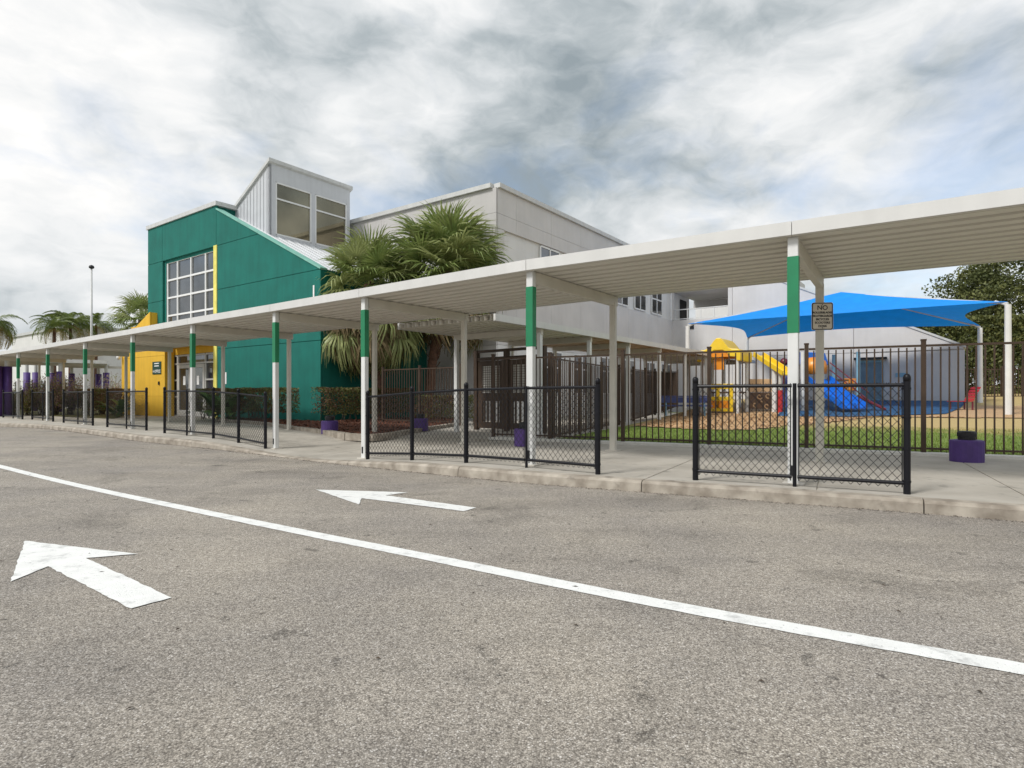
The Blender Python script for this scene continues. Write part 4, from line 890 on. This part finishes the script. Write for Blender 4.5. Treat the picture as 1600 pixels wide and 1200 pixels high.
for dz in (0, .35):
    MB().path([a+sside*.72+Z*(gzb+2.0+dz-a.z), b_+sside*.72+Z*(gzb+.55+dz-b_.z)], .025, 8).build('handrail', M_PLM, bs)
e = px(1362, 0, 27.5); MB().beam(e+Vector((-.55, .2, 0))+Z*(gzb+.75-e.z), e+Vector((.45, -.3, 0))+Z*(gzb+.12-e.z), .5, .12).build('red_ramp', M_PLM, bs, bevel=.03)
e = px(1331, 0, 29.5); MB().box(e+Z*(1.75-e.z), .75, .08, .6).build('tan_panel', M_PLO, bs, bevel=.03)
for k in range(4): MB().box(e+Vector((-.25+.17*k, -.06, 1.75-e.z)), .06, .03, .5).build('panel_slat', M_TAN, bs)
e = px(1225, 0, 30); MB().box(e+Z*(1.9-e.z), .08, .08, 2.4).build('maroon_pole', M_PLM, bs); MB().lathe(e+Z*(2.7-e.z), [(.03, 0), (.16, .08), (.2, .2), (.14, .34), (.03, .4)], 12).build('spinner', M_PLM, bs, smooth=True)
for k in range(4): MB().tube(e+Vector((.15, 0, 1.2+.4*k-e.z)), e+Vector((.8, .3, 1.2+.4*k-e.z)), .025, n=6).build('rung', M_PLN, bs)
# red chair
e = px(1503, 0, 27.2); e.z = gz(e); rc = thing('lounge_chair', e, 'red slatted lounge chair beside the blue rubber surface', 'chair')
for k in range(5): MB().box(e+Vector((-.42+.16*k, 0, .42)), .12, .55, .03).build('seat_slat', M_PLR, rc)
for k in range(5): MB().box(e+Vector((.34+.07*k, 0, .5+.13*k)), .03, .55, .11, Vector((.88, 0, -.47)), (0, 1, 0), Vector((.47, 0, .88))).build('back_slat', M_PLR, rc)
for sx2 in (-.35, .3):
    for sy2 in (-.24, .24): MB().box(e+Vector((sx2, sy2, .2)), .05, .05, .42).build('leg', M_PLM, rc)

# ================================================================== VEGETATION
def fan_leaf(seed, m, Lp=1.0, Rb=.95, n=30, droop=.35, spread=128):
    rnd = random.Random(seed); o = MB(); w_ = .017
    # petiole
    pts = [Vector((Lp*k/5, 0, -.10*droop*(k/5)**2)) for k in range(6)]
    for p, q in zip(pts, pts[1:]): o.add([p+Vector((0, -w_, 0)), p+Vector((0, w_, 0)), q+Vector((0, w_, 0)), q+Vector((0, -w_, 0))], [(0, 1, 2, 3)])
    hub = pts[-1]
    for k in range(n):
        a = R(-spread+2*spread*k/(n-1)+rnd.uniform(-2, 2)); l = Rb*(.72+.28*math.cos(a*.6))*rnd.uniform(.88, 1.08); fold = .10*abs(math.sin(a)); dr = droop*rnd.uniform(.6, 1.5)
        d = Vector((math.cos(a), math.sin(a), 0)); sd_ = Vector((-d.y, d.x, 0)); wid = [.010, .022, .019, .003]; ss = [0.03, .42, .74, 1.0]
        V_ = []
        for s_, ww_ in zip(ss, wid):
            z = fold*s_*l+.10*math.cos(a)*s_-dr*l*max(0, s_-.35)**2*1.6; c = hub+d*(l*s_*(1-.15*dr*s_))+Z*z; tl = Z*(ww_*.5*(1 if k % 2 else -1))
            V_ += [c-sd_*ww_+tl, c+sd_*ww_-tl]
        o.add(V_, [(0, 1, 3, 2), (2, 3, 5, 4), (4, 5, 7, 6)])
    return o.mesh('frond', m)
LV = [fan_leaf(i, M_PALM if i % 3 else M_PALM2, droop=.3+.15*(i % 4), Rb=.9+.05*(i % 3)) for i in range(7)]
LD = [fan_leaf(50+i, M_DEAD if i % 2 else M_PALM2, Lp=.9, droop=1.0, Rb=.85, spread=70) for i in range(4)]
def sabal(base, crown, label, n_live, n_dead, scale, seed, rtrunk=.19, dead_el=(-85, -52), skirt=.2):
    rnd = random.Random(seed); t_ = thing('palm_tree', base, label, 'palm tree', 'palm trees')
    P = [base.lerp(crown, k/10)+Vector((.05*math.sin(k*1.1), .05*math.cos(k), 0)) for k in range(11)]; P[0] = base-Z*.1
    MB().path(P, [rtrunk*(1.15 if k == 0 else 1.0+.08*(k % 2)) for k in range(11)], 12).build('trunk', M_TRUNK, t_, smooth=False)
    bt = MB()
    for k in range(46):
        f = .35+.65*k/46; c = base.lerp(crown, f); a = k*2.4; d = Vector((math.cos(a), math.sin(a), 0)); bt.beam(c+d*rtrunk*.8, c+d*(rtrunk+.13)+Z*.25, .07, .03)
    bt.build('leaf_boots', M_TRUNK, t_)
    def put(me, az, el, sc, nm, low=0.):
        roll = rnd.uniform(-.5, .5); mw = Matrix.Translation(crown+Vector((0, 0, rnd.uniform(-.25, .15)-low))) @ Matrix.Rotation(az, 4, 'Z') @ Matrix.Rotation(-el, 4, 'Y') @ Matrix.Rotation(roll, 4, 'X') @ Matrix.Diagonal((sc, sc, sc, 1))
        link(nm, me, t_, mw=mw)
    for k in range(n_live):
        f = (k+.5)/n_live; el = R(82-118*f**.85+rnd.uniform(-9, 9)); put(rnd.choice(LV), k*2.39996+rnd.uniform(-.25, .25), el, scale*rnd.uniform(.88, 1.1), 'frond')
    for k in range(n_dead): put(rnd.choice(LD), k*2.39996+rnd.uniform(-.3, .3), R(rnd.uniform(*dead_el)), scale*rnd.uniform(1.0, 1.4), 'dead_frond', rnd.uniform(0, skirt))
    return t_
pa = px(594, 0, 24.4); pb = px(663, 0, 25.4)
sabal(Vector((pa.x, pa.y, .2)), px(577, 445, 24.4), 'shorter fan palm with hanging brown skirt in front of the green wall', 56, 130, 1.24, 3, dead_el=(-74, -18), skirt=1.2)
sabal(Vector((pb.x, pb.y, .2)), px(700, 424, 25.2), 'taller fan palm behind the walkway in front of the grey block', 84, 16, 1.58, 5, dead_el=(-60, -35))
pc = px(215, 0, 44); sabal(Vector((pc.x, pc.y, .15)), px(222, 500, 44), 'fan palm showing behind the left edge of the green building', 34, 6, 1.25, 8)
pd = px(1495, 0, 41); sabal(Vector((pd.x, pd.y, .8)), px(1482, 528, 41), 'small pale fan palm below the shade canopy edge, left of the oak', 34, 12, 1.15, 9)
def pinnate(seed, m, Ln=2.6, n=26):
    rnd = random.Random(seed); o = MB(); P = []
    for k in range(n+1): f = k/n; P.append(Vector((Ln*math.sin(f*1.35)/1.1, 0, Ln*(.42*f-.95*f**2.3))))
    for k in range(n): o.add([P[k]+Vector((0, -.02, 0)), P[k]+Vector((0, .02, 0)), P[k+1]+Vector((0, .02, 0)), P[k+1]+Vector((0, -.02, 0))], [(0, 1, 2, 3)])
    for k in range(3, n+1):
        for s_ in (-1, 1):
            for e in range(2):
                l = .62*math.sin(math.pi*min(1, .12+.84*k/n))*rnd.uniform(.8, 1.1)+.1; d = Vector((.45, s_*1.0, rnd.uniform(-.25, .2))).normalized(); p = P[k]-(P[k]-P[k-1])*.5*e; q = p+d*l*.6; r_ = p+d*l+Z*(-l*.55)
                t_ = Vector((.022, 0, 0)); o.add([p-t_, p+t_, q+t_, q-t_, r_], [(0, 1, 2, 3), (3, 2, 4)])
    return o.mesh('frond', m)
QV = [pinnate(i, M_QP) for i in range(4)]; QY = [pinnate(20+i, M_QPY) for i in range(2)]
def queen(base, crown, label, n, sc, seed, yel=3):
    rnd = random.Random(seed); t_ = thing('palm_tree', base, label, 'palm tree', 'palm trees')
    MB().path([base.lerp(crown, k/6) for k in range(7)], [.17-.012*k for k in range(7)], 10).build('trunk', M_TRUNK, t_)
    for k in range(n):
        el = R(rnd.uniform(-20, 60)); me = rnd.choice(QY) if k < yel else rnd.choice(QV); el = R(-35) if k < yel else el
        link('frond', me, t_, mw=Matrix.Translation(crown) @ Matrix.Rotation(k*2.39996+rnd.uniform(-.3, .3), 4, 'Z') @ Matrix.Rotation(-el, 4, 'Y') @ Matrix.Diagonal((sc, sc, sc, 1)))
for (x, y, Y, lab, n, sc, sd_) in ((85, 512, 47, 'feathery palm left of the flagpole, leftmost of three together', 22, .62, 1), (110, 507, 49, 'feathery palm left of the flagpole, middle of three together', 26, .75, 2), (150, 508, 52, 'feathery palm directly behind the flagpole', 20, .62, 3), (-12, 505, 36, 'yellowing feathery palm cut off by the left edge of the picture', 28, .62, 4)):
    b_ = px(x, 0, Y); b_.z = .1; queen(b_, px(x, y, Y), lab, n, sc, sd_, 3 if sd_ != 4 else 9)
# oak
ok = px(1600, 0, 46); ok.z = .9; oak = thing('oak_tree', ok, 'large dark green oak tree behind the shade canopy at right', 'tree')
rnd = random.Random(11); tr = MB(); tr.path([ok-Z*.2, ok+Z*2, ok+Vector((.2, 0, 3.4))], [.55, .42, .36], 10)
LB = []
for k in range(11):
    a = k*2.4; e = ok+Vector((math.cos(a)*rnd.uniform(2.5, 5.5), math.sin(a)*rnd.uniform(2.5, 5), rnd.uniform(4.5, 9))); LB.append(e); mid = (ok+Vector((.2, 0, 3.3))).lerp(e, .5)+Vector((0, 0, .5)); tr.path([ok+Vector((.2, 0, 3.2)), mid, e], [.24, .14, .05], 7)
tr.build('trunk', M_BARK, oak)
c1 = MB(); c2_ = MB()
lobes = []
for k in range(190):
    while True:
        v_ = Vector((rnd.uniform(-1, 1), rnd.uniform(-1, 1), rnd.uniform(-1, 1)))
        if .3 < v_.length < 1: break
    c = ok+Vector((v_.x*6.9, v_.y*5.0, 6.3+v_.z*5.0)); lobes.append((c, rnd.uniform(.7, 1.5)))
random.seed(12)
for c, r_ in lobes:
    pts = []
    for _ in range(300):
        d = Vector((random.gauss(0, 1), random.gauss(0, 1), random.gauss(0, 1))).normalized()*r_*random.random()**.4; pts.append(c+Vector((d.x, d.y, d.z*.7)))
    leaves(c1 if random.random() < .68 else c2_, pts, .24)
cr1 = c1.build('crown', M_OAK, oak); c2_.build('crown', M_OAK2, oak)
# green mass beyond the far fence
# hedges
def hedge(label, P, wd, z0, z1, n, mats, ratio=.65, lsize=.075, stems=True):
    t_ = thing('hedge', Vector((P[0].x, P[0].y, .2)), label, 'hedge'); A = MB(); Bm = MB(); st_m = MB(); Ls = [(b_-a).length for a, b_ in zip(P, P[1:])]
    for _ in range(n):
        k = random.choices(range(len(Ls)), Ls)[0]; a, b_ = P[k], P[k+1]; f = random.uniform(-.04, 1.04); d = (b_-a).normalized(); nn = Vector((-d.y, d.x, 0)); fc = random.random()
        u_ = random.uniform(-1, 1); h = random.random()
        if fc < .38: u_ = -1+random.random()**2*.35
        elif fc < .55: u_ = 1-random.random()**2*.35
        elif fc < .85: h = 1-random.random()**2*.16
        p = a.lerp(b_, f)+nn*(u_*wd/2*(1+.12*pnoise(Vector((f*9+k*5, h*3, 1)))))+Z*(z0+(z1-z0)*h+.06*pnoise(Vector((f*Ls[k]*2.2, u_*1.5, k))))
        m1 = pnoise(Vector((p.x*1.3, p.y*1.3, p.z*1.6)))+random.gauss(0, .3)
        leaves(A if m1 < (ratio-.5) else Bm, [p], lsize)
    for k, (a, b_) in enumerate(zip(P, P[1:])):
        for _ in range(int(Ls[k]*5)):
            p = a.lerp(b_, random.random())+Vector((random.gauss(0, .12), random.gauss(0, .12), 0)); st_m.tube(p+Z*.15, p+Vector((random.gauss(0, .2), random.gauss(0, .2), z0+.45)), .014, .007, 5)
    A.build('foliage', mats[0], t_); Bm.build('foliage', mats[1], t_); tag(st_m.build('stems', M_BARK, t_), kind='stuff'); return t_
hedge('clipped brown-green hedge along the foot of the green wall', [gw(.3, -1.35, 0), gw(3.4, -1.35, 0), gw(6.9, -1.3, 0)], 1.0, .55, 1.5, 15000, (M_HEDGE, M_HEDGER))
hedge('clipped hedge turning the corner on the shaded side of the green wall', [gw(-1.3, -1.0, 0), gw(-1.4, 1.0, 0), gw(-1.3, 3.2, 0)], 1.0, .5, 1.5, 10000, (M_HEDGE, M_HEDGER))
hedge('brown hedge at the foot of the yellow wall', [gw(14.6, -1.5, 0), gw(19.2, -1.7, 0)], 1.0, .4, 1.55, 8000, (M_HEDGER, M_HEDGE))
hedge('low dark hedge behind the picket fence by the grey wall', [Vector((-3.6, 23.2, 0)), Vector((-1.2, 21.6, 0))], .8, .4, 1.2, 4500, (M_HEDGE, M_HEDGER))
hedge('dense dark green bushes behind the distant fence at far right', [Vector((27, 41, 0)), Vector((36, 39, 0)), Vector((52, 36, 0))], 3.2, .95, 6.4, 44000, (M_OAK, M_OAK2), .6, .26)
def shrub(c, r_, h, n, mats, label, seed):
    random.seed(seed); t_ = thing('shrub', c, label, 'shrub', 'shrubs behind the left end of the walkway'); Ms = [MB() for _ in mats]; st_m = MB(); ends = []
    for k in range(16):
        a = random.uniform(0, 6.28); e = c+Vector((math.cos(a)*r_*random.uniform(.2, 1), math.sin(a)*r_*random.uniform(.2, 1), h*random.uniform(.5, 1))); ends.append(e); st_m.path([c+Vector((random.gauss(0, .08), random.gauss(0, .08), -.05)), c.lerp(e, .5)+Z*.1, e], [.02, .014, .006], 5)
    for _ in range(n):
        e = random.choice(ends); f = random.uniform(.35, 1.08); p = c.lerp(e, f)+Vector((random.gauss(0, .16), random.gauss(0, .16), random.gauss(0, .14))); k = random.choices(range(len(mats)), [.5, .32, .18][:len(mats)])[0]
        if p.z < c.z+.05: continue
        leaves(Ms[k], [p], .085)
    tag(st_m.build('stems', M_BARK, t_), kind='stuff')
    for q_, mm in zip(Ms, mats): q_.build('foliage', mm, t_)
for i, (x, Y, r_, h, lab) in enumerate(((22, 31.5, .8, 1.3, 'low green shrub beside the large purple column at far left'), (42, 32.5, 1.0, 1.7, 'yellow-green shrub between the two leftmost barriers'), (66, 33.0, 1.0, 1.9, 'mauve twiggy shrub behind the second barrier from the left'), (88, 32.5, 1.1, 2.2, 'tall mauve shrub with pale blossom left of the flagpole foot'), (110, 33.2, 1.0, 2.1, 'mauve and green shrub behind the third barrier from the left'), (135, 33.6, .9, 1.7, 'mixed shrub behind the third green-banded post from left'), (160, 33.8, 1.1, 1.6, 'brown shrub left of the yellow wall hedge'))):
    p = px(x, 0, Y); p.z = .15; shrub(p, r_, h, 2800, (M_SHRG, M_HEDGER, M_SHRW) if i in (0, 1) else (M_SHRP, M_SHRG, M_SHRW), lab, 30+i)
p = px(178, 0, 35); p.z = .15; shrub(p, .9, 2.3, 1300, (M_SHRW, M_SHRG), 'pale blossoming shrub against the grey house beside the yellow wall', 41)
# broad-leaf plants and ferns
def broad(seed):
    o = MB(); l = 1.0; pts = []
    for k in range(9):
        f = k/8; c = Vector((.25*f+.35*f*f, 0, f*.95-.32*f**3)); wd = .11*math.sin(math.pi*min(1, max(0, (f-.25)/.75)))**.7+.008 if f > .25 else .010
        pts.append((c, wd))
    for (c, wd) in pts: o.v += [tuple(c+Vector((0, -wd, .03*wd*10))), tuple(c), tuple(c+Vector((0, wd, .03*wd*10)))]
    for k in range(8): o.f += [(3*k, 3*k+1, 3*k+4, 3*k+3), (3*k+1, 3*k+2, 3*k+5, 3*k+4)]
    return o.mesh('leaf', M_BROAD, True)
BL = broad(1)
def broadplant(c, n, sc, label, seed):
    rnd = random.Random(seed); t_ = thing('broad_leaf_plant', c, label, 'plant')
    for k in range(n): s_ = sc*rnd.uniform(.7, 1.15); link('leaf', BL, t_, mw=Matrix.Translation(c+Vector((rnd.gauss(0, .12), rnd.gauss(0, .12), 0))) @ Matrix.Rotation(k*2.4+rnd.uniform(-.4, .4), 4, 'Z') @ Matrix.Rotation(R(rnd.uniform(-8, 42)), 4, 'Y') @ Matrix.Diagonal((s_, s_, s_, 1)))
c = px(347, 0, 25.3); c.z = .2; broadplant(c, 26, 1.75, 'big-leaved plant at the left end of the green wall hedge', 4)
c = px(365, 0, 24.6); c.z = .2; broadplant(c, 18, 1.5, 'second big-leaved plant, right of the walkway rear post by the doors', 6)
c = px(185, 0, 29.5); c.z = .15; broadplant(c, 34, 1.2, 'dark arching fern-like plant in front of the yellow wall hedge', 7)

# ================================================================== LEFT BACKGROUND
fp = px(143, 0, 44); fp.z = .1; fl = thing('flagpole', fp, 'bare grey flagpole with ball finial left of the green building', 'flagpole')
MB().tube(fp, fp+Z*10.45, .10, .06, 12).build('pole', M_COPE, fl, smooth=True); MB().lathe(fp+Z*10.45, [(.05, 0), (.16, .06), (.18, .14), (.14, .24), (.04, .29)], 12).build('finial', M_INK, fl, smooth=True)
lb = thing('background_building', px(100, 0, 62)*1, 'pale grey two-storey building far left behind the feathery palms', 'building')
A_ = px(18, 0, 60); A_.z = 0; e1 = -U; LBf = lambda a, z, o: A_-U*a-V*o+Z*z
MB().prism([LBf(0, 0, 0), LBf(16, 0, 0), LBf(16, 7.0, 0), LBf(0, 7.0, 0)], V*8).build('wall', M_GREYW, lb); MB().box(LBf(8, 7.1, -4), 16.3, 8.3, .25, U, V).build('coping', M_COPE, lb)
for k in range(6): glazing(lb, lambda a, z, o: LBf(a, z, .02+o), (1.2+2.5*k, 2.0+2.5*k, 2.8+2.5*k), (1.2, 2.6), .1, .06, M_FRAME, M_GLASS)
gh = thing('grey_annex', gw(19.4, 3, .1), 'grey annex wall with small window just left of the yellow wall', 'building')
MB().prism([gw(18.9, 3.0, 0), gw(24.5, 3.0, 0), gw(24.5, 3.0, 3.9), gw(18.9, 3.0, 3.9)], V*4).build('wall', M_GREYW, gh); MB().box(gw(21.7, 5, 3.98), 5.8, 4.3, .16, U, V).build('coping', M_COPE, gh)
glazing(gh, lambda a, z, o: gw(a, 2.98-o, z), (19.25, 20.15), (1.25, 2.1), .09, .06, M_FRAME, M_GLASS)
pw = thing('purple_colonnade', px(110, 0, 42), 'far walkway on purple columns with flat white roof behind the shrubs', 'covered walkway')
for x_, Y_ in ((42, 40), (56, 40), (81, 41), (94, 38.5), (112, 42), (154, 43), (166, 40.5)):
    p = px(x_, 0, Y_); p.z = 0
    MB().tube(p, p+Z*2.75, .19, n=14).build('column', M_PURP, pw, smooth=True); MB().tube(p+Z*2.751, p+Z*3.3, .10, n=10).build('column_top', M_COPE, pw)
a = px(62, 0, 39.5); b_ = px(169, 0, 41.5); a.z = b_.z = 0
MB().beam(a+Z*3.42, b_+Z*3.42, 4.5, .22).build('roof', M_WHITE, pw)
for s_ in (-1, 1): MB().beam(a+Z*3.22+Vector((0, 1.8*s_, 0)), b_+Z*3.22+Vector((0, 1.8*s_, 0)), .12, .16).build('roof_beam', M_STEEL2, pw)
p = px(11.5, 0, 31); p.z = 0; lc = thing('purple_column', p, 'large purple round column with white top at far left edge', 'column')
MB().tube(p, p+Z*2.72, .20, n=18).build('shaft', M_PURP, lc, smooth=True); MB().tube(p+Z*2.721, p+Z*3.1, .11, n=12).build('column_top', M_WHITE, lc)
p = px(-8, 0, 30.6); p.z = 0; lc = thing('purple_column', p, 'dark purple column cut off by the left edge', 'column')
MB().tube(p, p+Z*2.72, .3, n=18).build('shaft', M_PURP, lc, smooth=True); MB().tube(p+Z*2.721, p+Z*3.1, .11, n=12).build('column_top', M_WHITE, lc)
